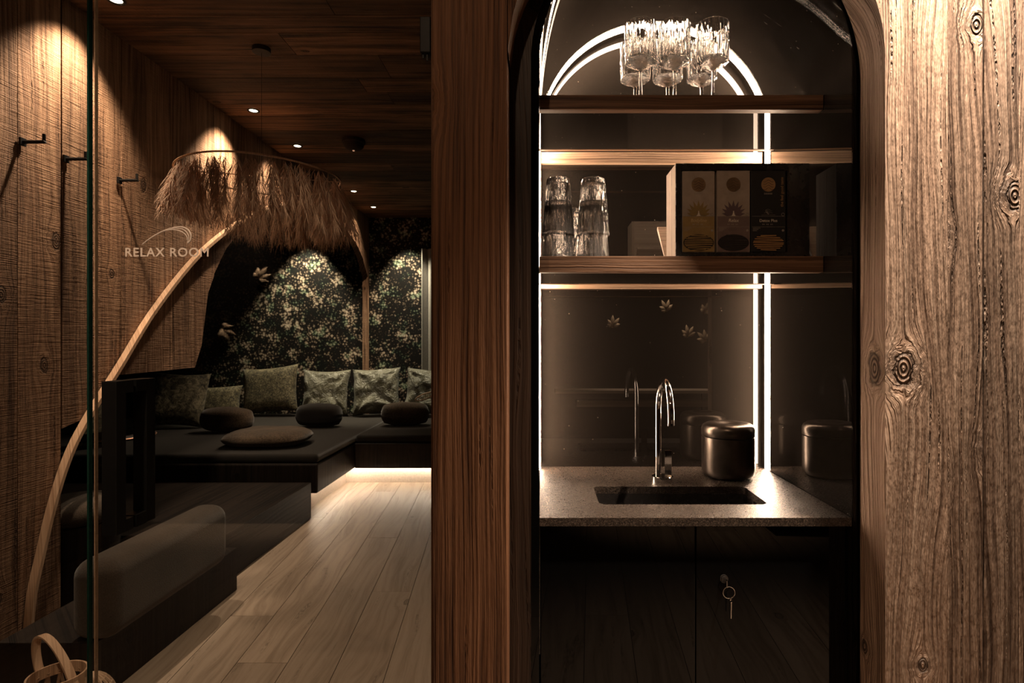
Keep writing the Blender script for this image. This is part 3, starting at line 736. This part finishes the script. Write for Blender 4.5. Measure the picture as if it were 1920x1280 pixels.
# lettering and sweep on the leaf
T0 = P(313, 480.5, YG-.001)
o = txt('lettering', 'RELAX ROOM', .0245, (T0.x, YG-.0008, T0.z), 'frost', door, bold=.00035, space=1.12); local(door, o)
wdt = o.dimensions.x; tw = (390-234)*YG/F; o.scale = (tw/wdt, 1, 1) if wdt > 0 else (1, 1, 1)
b = BM()
def sweep(pts, w0, w1):
    p3 = [P(x, y, YG-.0012) for x, y in pts]; out = []
    n = 40
    for k in range(n+1):                               # Catmull-Rom through the points
        tt = k/n*(len(p3)-1); i = min(int(tt), len(p3)-2); f = tt-i
        p0, p1, p2, p4 = p3[max(i-1, 0)], p3[i], p3[i+1], p3[min(i+2, len(p3)-1)]
        out.append(.5*((2*p1)+(-p0+p2)*f+(2*p0-5*p1+4*p2-p4)*f*f+(-p0+3*p1-3*p2+p4)*f**3))
    b.tube(out, [w0+(w1-w0)*k/n for k in range(n+1)], 6)
sweep([(267, 458), (280, 448), (298, 437), (320, 428), (340, 425.5), (352, 430), (358, 440), (357, 450), (352, 455.5)], .0011, .0016)
sweep([(267, 458), (280, 448), (298, 437), (318, 429.5), (338, 428.5), (349, 434), (354, 443), (353, 450), (351.5, 454)], .0010, .0010)
sweep([(267, 458), (280, 448), (298, 437), (316, 431), (333, 431.5), (345, 437), (351, 445), (350.5, 449.5)], .0010, .0009)
local(door, b.build('swoosh_emblem', 'frost', door))
# bracket at the top of the post
b = BM(); q0, q1 = P(788, 100, 1.155), P(809, 33, 1.155)
b.box(q0.x, -.2165, 1.150, 1.176, q0.z, q1.z, bev=.0015)
b.box(q0.x+.004, q0.x+.007, 1.155, 1.16, q0.z-.009, q0.z); b.box(q0.x+.012, q0.x+.015, 1.155, 1.16, q0.z-.014, q0.z)
local(door, b.build('closer_bracket', 'black_matte', door))

# ------------------------------------------------------------------ wall hooks
def hook(px, py, label, first=None):
    Y = -XW*F/(CX-px); z = HC+(CY-py)*Y/F
    if first is None:
        h = thing('wall_hook', (0, 0, 0), label, 'hook')
        b = BM(); b.box(.0015, .010, -.012, .012, -.014, .014, bev=.001); b.build('plate', 'black_matte', h)
        b = BM(); b.tube([(.008, 0, 0), (.085, 0, 0), (.0875, 0, .002)], .0065, 12); b.tube([(.083, 0, .004), (.083, 0, .028)], .0055, 12); b.build('peg', 'black_matte', h)
    else: h = copy_tree(first)
    h.location = (XW+.006, Y, z); h['label'] = label; h['group'] = 'coat hooks on the side wall'; return h
h0 = hook(36, 266, 'black metal coat hook, the one nearest the left edge')
hook(118, 298, 'black metal coat hook just left of the glass joint', h0)
hook(219, 338, 'black metal coat hook seen through the glass door', h0)

# ------------------------------------------------------------------ ceiling fittings
def downlight(x, y, z, label, on=True):
    d = thing('downlight', (x, y, z), label, 'downlight', 'recessed ceiling downlights')
    b = BM(); b.lathe([(.024, -.001), (.034, -.0012), (.034, -.004), (.024, -.003), (.024, -.001)], 0, 0, 0, 28); b.build('trim_ring', 'black_matte', d, smooth=True)
    b = BM(); b.lathe([(0, -.0045), (.016, -.004), (.0225, -.0012), (.0225, -.0005), (0, -.0005)], 0, 0, 0, 24); b.build('lens', 'lamp_on', d, smooth=True)
    return d
names = ['round downlight at the top edge above the coat hooks', 'round downlight nearest above the feathery pendant', 'second round downlight above the feathery pendant',
         'small round downlight just right of the feathery pendant, second farthest along the side wall', 'small round downlight farthest along the side wall']
for y, nm in zip(ROW, names): downlight(LX, y, ZC, nm)
dp = P(663, 262, 3.93)
sd = thing('smoke_detector', (dp.x, 3.93, ZC), 'dark round smoke detector on the boarded ceiling', 'smoke detector')
b = BM(); b.lathe([(0, -.0005), (.075, -.0005), (.076, -.02), (.07, -.028), (0, -.028)], 0, 0, 0, 40); b.build('base', 'detector', sd)
b = BM(); b.lathe([(.066, -.0285), (.064, -.045), (.05, -.06), (.03, -.068), (0, -.070)], 0, 0, 0, 40); b.build('dome', 'detector', sd, smooth=True)
b = BM(); b.lathe([(0, -.0705), (.008, -.0705), (.006, -.076), (0, -.077)], 0, 0, 0, 12); b.build('indicator', 'lamp_dim', sd, smooth=True)

# ------------------------------------------------------------------ wooden hoop standing in for an arch reflected in the glass
hp_px = [(50, 1225), (58, 1130), (76, 1040), (100, 940), (130, 850), (166, 780), (222, 690), (290, 580), (370, 480), (440, 422), (500, 390), (560, 377), (600, 379), (640, 390)]
XH = XW+.024
pts = []
for px, py in hp_px:
    Y = -XH*F/(CX-px); pts.append(Vector((XH, Y, HC+(CY-py)*Y/F)))
pts[0].z = 0.0
out = []
n = 120
for k in range(n+1):
    tt = k/n*(len(pts)-1); i = min(int(tt), len(pts)-2); f = tt-i
    a, p1, p2, c = pts[max(i-1, 0)], pts[i], pts[i+1], pts[min(i+2, len(pts)-1)]
    out.append(.5*((2*p1)+(-a+p2)*f+(2*a-5*p1+4*p2-c)*f*f+(-a+3*p1-3*p2+c)*f**3))
b = BM(); th = .0065; ins, ous = [], []
for k, p in enumerate(out):
    d = (out[min(k+1, n)]-out[max(k-1, 0)]); d.normalize(); nn = Vector((0, -d.z, d.y))
    tt_ = th*(1+.5*k/n)
    ins.append((p.y-nn.y*tt_, p.z-nn.z*tt_)); ous.append((p.y+nn.y*tt_, p.z+nn.z*tt_))
ins[0] = (ins[0][0], 0.001); ous[0] = (ous[0][0], 0.001)
b.band(ins, ous, XW+.009, XW+.038, 'x')
hoop = tag(b.build('reflected_arch_hoop', 'hoop_wood', None), 'long bent pale wooden hoop standing in for an arch reflected in the glass', 'wooden hoop')
smooth_angle(hoop, 50)

# ------------------------------------------------------------------ feathery pampas pendant
PC = Vector((-1.285, 2.70, 1.96)); PR = .345
pen = thing('pendant_lamp', PC, 'round pendant lamp fringed with brown pampas plumes under the ceiling', 'pendant lamp')
b = BM(); b.tube([(PC.x+PR*math.cos(2*PI*k/72), PC.y+PR*math.sin(2*PI*k/72), PC.z+.004*math.sin(6*PI*k/72)) for k in range(72)], .0042, 8, closed=True)
for k in range(1):
    a = PI*k/3+.3; b.tube([PC+Vector((math.cos(a)*PR, math.sin(a)*PR, 0)), PC-Vector((math.cos(a)*PR, math.sin(a)*PR, 0))], .002, 6)
local(pen, b.build('ring', 'hoop_wood', pen, smooth=True))
b = BM(); b.tube([PC+Vector((0, 0, .0)), (PC.x, PC.y, ZC-.001)], .0007, 6); local(pen, b.build('cord', 'black_matte', pen))
b = BM(); b.lathe([(0, 0), (.04, 0), (.04, -.02), (0, -.021)], PC.x, PC.y, ZC-.001, 24); local(pen, b.build('ceiling_cup', 'black_matte', pen))
b = BM(); rnd = random.Random(3)
def plume_strand(p, d, L, w, curl, side):
    n = 5; prev = None
    for k in range(n+1):
        s_ = k/n; q = p+d*L*s_+Vector((0, 0, -1))*L*curl*s_*s_+side*math.sin(s_*3)*L*.06
        ww = w*(1-s_*.85); e = side*ww
        a_, c_ = b.b.verts.new(q-e), b.b.verts.new(q+e)
        if prev: b.b.faces.new((prev[0], prev[1], c_, a_))
        prev = (a_, c_)
for i in range(240):                                  # plumes, each a stalk with soft side strands
    a = rnd.uniform(0, 2*PI); rr = PR*rnd.uniform(.92, 1.02)
    base = PC+Vector((math.cos(a)*rr, math.sin(a)*rr, rnd.uniform(-.02, 0.0)))
    rad = Vector((math.cos(a), math.sin(a), 0)); tan = Vector((-math.sin(a), math.cos(a), 0))
    long_ = .24+.06*math.cos(a-.3)+rnd.uniform(-.06, .05)
    ax = (rad*rnd.uniform(-.25, .42)+Vector((0, 0, -1))+tan*rnd.uniform(-.15, .15)).normalized()
    for j in range(70):
        s_ = rnd.random()**.8; sp = rnd.uniform(-PI, PI)
        o_ = (rad*math.cos(sp)+tan*math.sin(sp))
        p = base+ax*long_*s_*.85
        d = (ax*1.0+o_*rnd.uniform(.3, 1.0)).normalized()
        plume_strand(p, d, rnd.uniform(.035, .085)*(1.15-.4*s_), .0013, rnd.uniform(.1, .5), Vector((o_.y, -o_.x, 0)).normalized())
fr = local(pen, b.build('fringe', 'plume', pen, fix=False)); fr['kind'] = 'stuff'
ld = bpy.data.lights.new('pendant_fill', 'POINT'); ld.energy = 1.2; ld.color = WARM; ld.shadow_soft_size = .03  # point light added inside the ring to brighten the fringe, no bulb built
lo = bpy.data.objects.new('pendant_fill', ld); COL.objects.link(lo); lo.location = PC+Vector((0, 0, -.06))

# ------------------------------------------------------------------ lounge
lounge = thing('corner_sofa', (-2.6, 4.2, 0), 'dark corner lounge sofa along the leafy wallpaper with a lit plinth', 'sofa')
b = BM(); b.box(-4.2, -1.543, 4.05, 6.34, .15, .355, bev=.012); b.box(-1.542, -.14, 4.86, 6.34, .15, .355, bev=.006); local(lounge, b.build('base', 'dark_ply', lounge))
b = BM(); b.box(-4.2, -1.545, 4.06, 6.34, .356, .42, bev=.025, seg=4); b.box(-1.544, -.14, 4.88, 6.34, .356, .42, bev=.025, seg=4); local(lounge, b.build('seat_pad', 'seat_fabric', lounge))
M['plinth_light'] = plain('pale plinth board', (.55, .46, .38), .6)
b = BM(); b.box(-4.1, -1.66, 4.2, 6.3, 0, .1495); b.box(-1.66, -.14, 5.0, 6.3, 0, .1495); local(lounge, b.build('plinth', 'plinth_light', lounge))
b = BM(); b.box(-1.64, -.15, 4.955, 4.965, .138, .146); b.box(-1.648, -1.640, 4.25, 4.95, .138, .146); local(lounge, b.build('plinth_light', 'led_floor', lounge))
# lower dark platform in front
b = BM(); b.box(-3.6, -1.565, 2.90, 4.0, 0, .24, 'y', 1.0, bev=.004); tag(b.build('low_platform', 'dark_ply'), 'low dark wooden platform in front of the corner sofa', 'platform')
# padded daybed bolster in the foreground
bn = thing('padded_bench', (-1.53, 2.2, 0), 'long padded grey bench with rounded ends just inside the glass', 'bench')
b = BM(); b.box(-1.56, -1.405, 1.92, 2.66, .205, .475, bev=.06, seg=6); o = local(bn, smooth_angle(b.build('cushion', 'bench_fabric', bn), 60))
b = BM(); b.box(-1.80, -1.47, 1.94, 2.84, .0, .204, bev=.003); local(bn, b.build('base', 'dark_ply', bn))
# round side table
tb_ = thing('side_table', (-1.98, 2.74, 0), 'round dark side table with a copper rim behind the door handle', 'table')
b = BM(); b.lathe([(0, .752), (.150, .752), (.153, .755), (.153, .764), (.150, .766), (0, .766)], -1.98, 2.74, 0, 56); local(tb_, smooth_angle(b.build('table_top', 'dark_ply', tb_)))
b = BM(); b.tube([(-1.98+.1545*math.cos(2*PI*k/60), 2.74+.1545*math.sin(2*PI*k/60), .760) for k in range(60)], .003, 8, closed=True); M['copper'] = plain('copper', (.75, .42, .28), .3, 1); local(tb_, b.build('rim', 'copper', tb_, smooth=True))
b = BM(); b.tube([(-1.98, 2.74, .012), (-1.98, 2.74, .752)], .016, 16); b.lathe([(0, 0), (.13, 0), (.13, .01), (0, .012)], -1.98, 2.74, 0, 40); local(tb_, b.build('pedestal', 'black_matte', tb_))
# stool / pouf
pf = thing('pouf', (-1.955, 2.475, 0), 'brown round pouf with a soft top behind the padded bench', 'pouf')
b = BM(); b.lathe([(0, .45), (.14, .45), (.162, .462), (.168, .49), (.160, .52), (.13, .54), (.07, .552), (0, .555)], -1.955, 2.475, 0, 48); local(pf, smooth_angle(b.build('cushion', 'bench_fabric', pf), 70))
b = BM(); b.lathe([(0, 0), (.12, 0), (.155, .449), (0, .449)], -1.955, 2.475, 0, 40); local(pf, smooth_angle(b.build('body', 'dark_ply', pf), 60))

# cushions
def cushion(name, size, m, loc, rot, label, cat='cushion', wr=.0, roll=False, puff=.16, seed=0, group='cushions on the corner sofa', n=30):
    wx, wz = size; b = BM(); V = {}
    for s_ in (-1, 1):
        for i in range(n+1):
            for j in range(n+1):
                u, v = -1+2*i/n, -1+2*j/n
                e = (i in (0, n)) or (j in (0, n))
                if e and s_ == 1: V[(s_, i, j)] = V[(-1, i, j)]; continue
                h = (max(0, (1-u**4)*(1-v**4)))**.55
                x = u*wx/2*(1-.09*(1-v*v)*abs(u)**2); z = v*wz/2*(1-.09*(1-u*u)*abs(v)**2)
                w_ = noise.noise(Vector((u*1.6+seed, v*1.6, s_)))*wr
                if roll: x = u*math.sqrt(1-v*v*.25)*wx/2; z = v*math.sqrt(1-u*u*.42)*wz/2*1.15
                if wr:                                  # gathers running in from the corners and sides
                    r_ = math.hypot(abs(u)-1, abs(v)-1); a_ = math.atan2(1-abs(v), 1-abs(u)+1e-6)
                    w_ += wr*.9*math.sin(a_*11+seed+3*noise.noise(Vector((u*2, v*2, seed))))*math.exp(-r_*1.6)*h
                V[(s_, i, j)] = b.b.verts.new((x+.004*noise.noise(Vector((u*3, v*3, seed+5))), s_*h*puff/2+w_*(1 if s_ < 0 else -1)*.7, z))
    for s_ in (-1, 1):
        for i in range(n):
            for j in range(n):
                q = (V[(s_, i, j)], V[(s_, i+1, j)], V[(s_, i+1, j+1)], V[(s_, i, j+1)])
                try: b.b.faces.new(q if s_ < 0 else q[::-1])
                except ValueError: pass
    o = b.build(name, m, None, smooth=True); o.location = loc; o.rotation_euler = rot
    zmin = min((o.rotation_euler.to_matrix() @ v.co).z for v in o.data.vertices)
    o.location.z = loc[2]-zmin
    return tag(o, label, cat, group)
SZ = .4205
cushion('cushion', (.50, .50), 'leaf_big', (-3.28, 5.30, SZ), (-.25, .05, .18), 'large leaf-print cushion at the left end beside the door handle', seed=1, puff=.19)
cushion('cushion', (.56, .32), 'leaf_small', (-3.36, 6.02, SZ), (-.25, -.03, .10), 'low oblong leaf-print cushion in the sofa corner', seed=2, puff=.16)
cushion('cushion', (.60, .50), 'leaf_small', (-2.84, 6.16, SZ), (-.22, -.10, -.03), 'large small-leaf cushion with one corner raised left of the satin cushions', seed=3, puff=.17)
cushion('cushion', (.50, .49), 'satin', (-2.26, 6.16, SZ), (-.24, 0, 0), 'olive satin cushion left of the three satin ones', seed=4, wr=.045, puff=.17)
cushion('cushion', (.50, .50), 'satin', (-1.72, 6.14, SZ), (-.26, -.06, .05), 'crumpled olive satin cushion in the middle of the three', seed=5, wr=.055, puff=.17)
cushion('cushion', (.52, .50), 'satin', (-1.16, 6.10, SZ), (-.28, .05, -.05), 'olive satin cushion partly hidden by the wooden post', seed=6, wr=.05, puff=.17)
cushion('cushion', (.44, .19), 'fur_fabric', (-2.70, 5.05, SZ), (-.05, .02, .05), 'small fluffy roll cushion left on the sofa seat', seed=7, puff=.22, roll=True)
cushion('cushion', (.42, .19), 'seat_fabric', (-2.02, 5.35, SZ), (-.05, 0, 0), 'small dark round-topped cushion in the middle of the sofa seat', seed=8, puff=.22, roll=True)
cushion('cushion', (.44, .19), 'fur_fabric', (-1.26, 5.45, SZ), (-.05, 0, .1), 'fluffy brown roll cushion right on the sofa seat', seed=9, puff=.22, roll=True)
o = cushion('fur_throw', (.62, .42), 'fur_fabric', (-2.05, 4.42, SZ), (-PI/2+.02, 0, .05), 'dark fur throw lying on the front of the sofa seat', 'throw', seed=10, puff=.12, roll=True, group=None, wr=.01)
cushion('cushion', (.34, .42), 'leaf_big', (-3.30, 4.35, SZ), (-.3, 0, .9), 'leaf-print cushion at the far left behind the side table', seed=11, puff=.15)
# wicker fan leaning on the right
b = BM(); c0 = P(797, 743, 5.6)
loop = [(c0.x+.085*math.cos(a)*1.0+.03*math.sin(a), c0.y, c0.z+.03*math.sin(a)*1.2+.02*math.cos(a)) for a in [2*PI*k/32 for k in range(32)]]
b.tube(loop, .0055, 8, closed=True)
fan = thing('wicker_fan', (c0.x+.1, c0.y, .42), 'small wicker loop standing by the satin cushion next to the post', 'wicker fan')
local(fan, b.build('rim', 'wicker', fan, smooth=True))
b = BM()
for k in range(-3, 4): b.tube([(c0.x+k*.021, c0.y, c0.z-.028+.005*k), (c0.x+k*.021+.008, c0.y, c0.z+.028+.005*k)], .0022, 5)
for k in range(-1, 2): b.tube([(c0.x-.07, c0.y+.004, c0.z+k*.015-.012), (c0.x+.07, c0.y+.004, c0.z+k*.015+.016)], .0018, 5)
local(fan, b.build('weave', 'wicker', fan))
b = BM(); b.tube([(c0.x+.08, c0.y, c0.z+.02), (c0.x+.16, c0.y, c0.z-.05), (c0.x+.2, c0.y, .425)], .006, 8); local(fan, b.build('stalk', 'wicker', fan))
# black speaker on the wallpaper
s0 = P(456, 518, 6.3)
sp = thing('wall_speaker', (s0.x, 6.33, s0.z), 'small black square speaker hanging on the dark back wall', 'speaker')
b = BM(); b.box(s0.x-.075, s0.x+.075, 6.31, 6.395, s0.z-.095, s0.z+.095, bev=.004); local(sp, b.build('housing', 'black_matte', sp))
b = BM(); b.box(s0.x-.068, s0.x+.068, 6.305, 6.3095, s0.z-.088, s0.z+.088, bev=.002); local(sp, b.build('grille', 'black_satin', sp))
# curtain at the right of the back wall
b = BM(); xs = [P(788, 0, 6.25).x+.9*k/90 for k in range(91)]
fr_ = [(x, 6.345+.03*math.sin(x*70)+.008*math.sin(x*31)) for x in xs]; bk = [(x, y+.006) for x, y in fr_]
b.band(fr_, bk, .43, 2.2, 'z'); tag(smooth_angle(b.build('curtain', 'curtain')), 'pale pleated curtain at the right end of the leafy wallpaper', 'curtain')

# ------------------------------------------------------------------ lanterns on the floor, lower left
def lantern(c, R, H, label, handle_ang):
    L = thing('lantern', (c[0], c[1], 0), label, 'lantern')
    def loop(z, r): return [(r*math.cos(2*PI*k/48), r*math.sin(2*PI*k/48), z) for k in range(48)]
    b = BM(); b.band([(R*.93*math.cos(2*PI*k/48), R*.93*math.sin(2*PI*k/48)) for k in range(48)], [(R*math.cos(2*PI*k/48), R*math.sin(2*PI*k/48)) for k in range(48)], H-.028, H, 'z', close=True)
    b.build('rim', 'hoop_wood', L)
    b = BM()
    for k in range(16):
        a = 2*PI*k/16
        b.tube([((R-.003+.035*math.sin(PI*s_))*math.cos(a+s_*.6), (R-.003+.035*math.sin(PI*s_))*math.sin(a+s_*.6), .012+(H-.03)*s_) for s_ in [j/10 for j in range(11)]], .004, 6)
        b.tube([((R-.003+.035*math.sin(PI*s_))*math.cos(a-s_*.6), (R-.003+.035*math.sin(PI*s_))*math.sin(a-s_*.6), .012+(H-.03)*s_) for s_ in [j/10 for j in range(11)]], .004, 6)
    b.build('lattice', 'wicker', L)
    b = BM(); b.lathe([(0, 0), (R*.98, 0), (R*.98, .014), (0, .014)], 0, 0, 0, 40); b.build('bottom', 'wicker', L)
    b = BM(); b.lathe([(0, 0), (.03, 0), (.03, .10), (.005, .102), (0, .102)], 0, 0, .015, 24); b.build('candle', 'curtain', L, smooth=False)
    b = BM(); hw = .010; ax = Vector((math.cos(handle_ang), math.sin(handle_ang), 0)); lean = Vector((-.50, .25, .80)).normalized()
    prev = None
    wd = lean.cross(ax).normalized()
    for k in range(29):
        a = PI*k/28; q = ax*R*1.015*math.cos(a)+lean*.118*math.sin(a)+Vector((0, 0, H-.016)); n2 = (ax*math.cos(a)*.5+lean*math.sin(a)).normalized()
        ring = [b.b.verts.new(q+wd*hw*sx+n2*.0028*sy) for sx, sy in ((-1, -1), (1, -1), (1, 1), (-1, 1))]
        if prev:
            for j in range(4): b.b.faces.new((prev[j], prev[(j+1) % 4], ring[(j+1) % 4], ring[j]))
        else: b.b.faces.new(ring[::-1])
        prev = ring
    b.b.faces.new(prev); b.mark(b.b.verts, 'z')
    b.build('handle', 'hoop_wood', L)
    return L
lp = P(107, 1262, 1.50)
lantern((lp.x, 1.50), .064, .352, 'wicker lantern with a wide bent wooden handle on the floor at lower left', -.35)
l2 = P(172, 1275, 1.70)
L2 = thing('wicker_ball', (l2.x, 1.70, 0), 'round wicker basket beside the lantern at the glass joint', 'basket')
b = BM(); Rb, cz = .066, .121
for k in range(10):
    a = PI*k/10; b.tube([(Rb*math.cos(a)*math.sin(s_), Rb*math.sin(a)*math.sin(s_), cz+cz*.96*math.cos(s_)) for s_ in [2*PI*j/36 for j in range(36)]], .0042, 6, closed=True)
for k in range(1, 12):
    s_ = PI*k/12; b.tube([(Rb*math.sin(s_)*math.cos(a), Rb*math.sin(s_)*math.sin(a), cz+cz*.96*math.cos(s_)) for a in [2*PI*j/32 for j in range(32)]], .0035, 6, closed=True)
b.build('weave', 'wicker', L2)
b = BM(); b.lathe([(0, .006), (Rb*.8, .06), (Rb*.93, cz), (Rb*.8, .18), (Rb*.3, .225), (0, .23)], 0, 0, 0, 30); b.build('lining', 'dark_ply', L2, smooth=True)

# ------------------------------------------------------------------ behind the camera: what the black glass mirrors
def flower(x, z, rot, label, first=None, y=-1.515):
    if first is None:
        f_ = thing('wall_flower', (0, 0, 0), label, 'wall ornament')
        for k, (a, L) in enumerate(((.5, .07), (1.1, .095), (1.75, .10), (2.4, .075), (2.95, .05))):
            b = BM(); d = Vector((math.cos(a), 0, math.sin(a))); nn = Vector((-d.z, 0, d.x)); n = 10; A, B = [], []
            for i in range(n+1):
                s_ = i/n; w_ = .016*math.sin(PI*min(1, s_*.97+.03))**.8; q = d*L*s_+Vector((0, .012+.05*s_*(1.2-s_), 0))
                A.append(b.b.verts.new(q-nn*w_)); B.append(b.b.verts.new(q+nn*w_))
            C = [b.b.verts.new(((A[i].co+B[i].co)/2)+Vector((0, .009, 0))) for i in range(n+1)]
            for i in range(n):
                b.b.faces.new((A[i], A[i+1], C[i+1], C[i])); b.b.faces.new((C[i], C[i+1], B[i+1], B[i]))
            b.build('petal', 'gold_petal', f_, smooth=True)
        b = BM(); b.tube([(0, -.004, 0), (0, .014, 0)], .012, 12); b.build('stud', 'brass', f_)
    else: f_ = copy_tree(first)
    f_.location = (x, y, z); f_.rotation_euler = (0, rot, 0); f_['label'] = label; f_['group'] = 'golden wall flowers'; return f_
DM = 2*YN+1.5
def mir(px, py, D): return ((px-CX)*D/F, HC-(py-CY)*D/F)
f0 = None
for px, py, r, lb in ((1148, 612, .2, 'golden wall flower mirrored alone at the left of the black niche back'), (1250, 582, -.3, 'large golden wall flower mirrored at top centre of the niche back'), (1321, 586, .5, 'golden wall flower mirrored at the upper right of the niche back'),
                      (1290, 630, .0, 'golden wall flower mirrored below centre of the niche back'), (1322, 638, -.6, 'golden wall flower mirrored at the lower right of the niche back')):
    x, z = mir(px, py, DM); f = flower(x, z, r, lb, f0); f0 = f0 or f
for px, py, r, lb in ((485, 523, .8, 'golden wall flower reflected in the glass door near the speaker'), (416, 615, 2.2, 'golden wall flower reflected low in the glass door')):
    x, z = mir(px, py, 2*YG+1.5); flower(x, z, r, lb, f0)
xa, za = mir(1332, 731, DM); xb, _ = mir(1040, 731, DM)
sb = thing('console_bench', (.75, -1.4, 0), 'long pale wooden console mirrored as two bars behind the tap', 'console')
b = BM(); b.box(xb, xa, -1.515, -1.30, za-.012, za+.012, 'x'); local(sb, b.build('top', 'box_wood', sb))
b = BM(); _, z2 = mir(1300, 753, DM); b.box(xb+.18, xa, -1.515, -1.38, z2-.03, z2+.02, 'x'); local(sb, b.build('rail', 'box_wood', sb))
for x in (xb+.05, xa-.08):
    b = BM(); b.box(x, x+.03, -1.50, -1.47, 0, za-.013); local(sb, b.build('leg', 'dark_ply', sb))
b = BM(); b.box(1.452, 1.9, -1.515, -1.1, 0, ZC); st(b.build('trim_1', 'dark_room'))

for o in list(COL.objects):
    if o.type == 'MESH' and o.parent is None and 'kind' not in o and 'label' not in o: print('untagged', o.name)
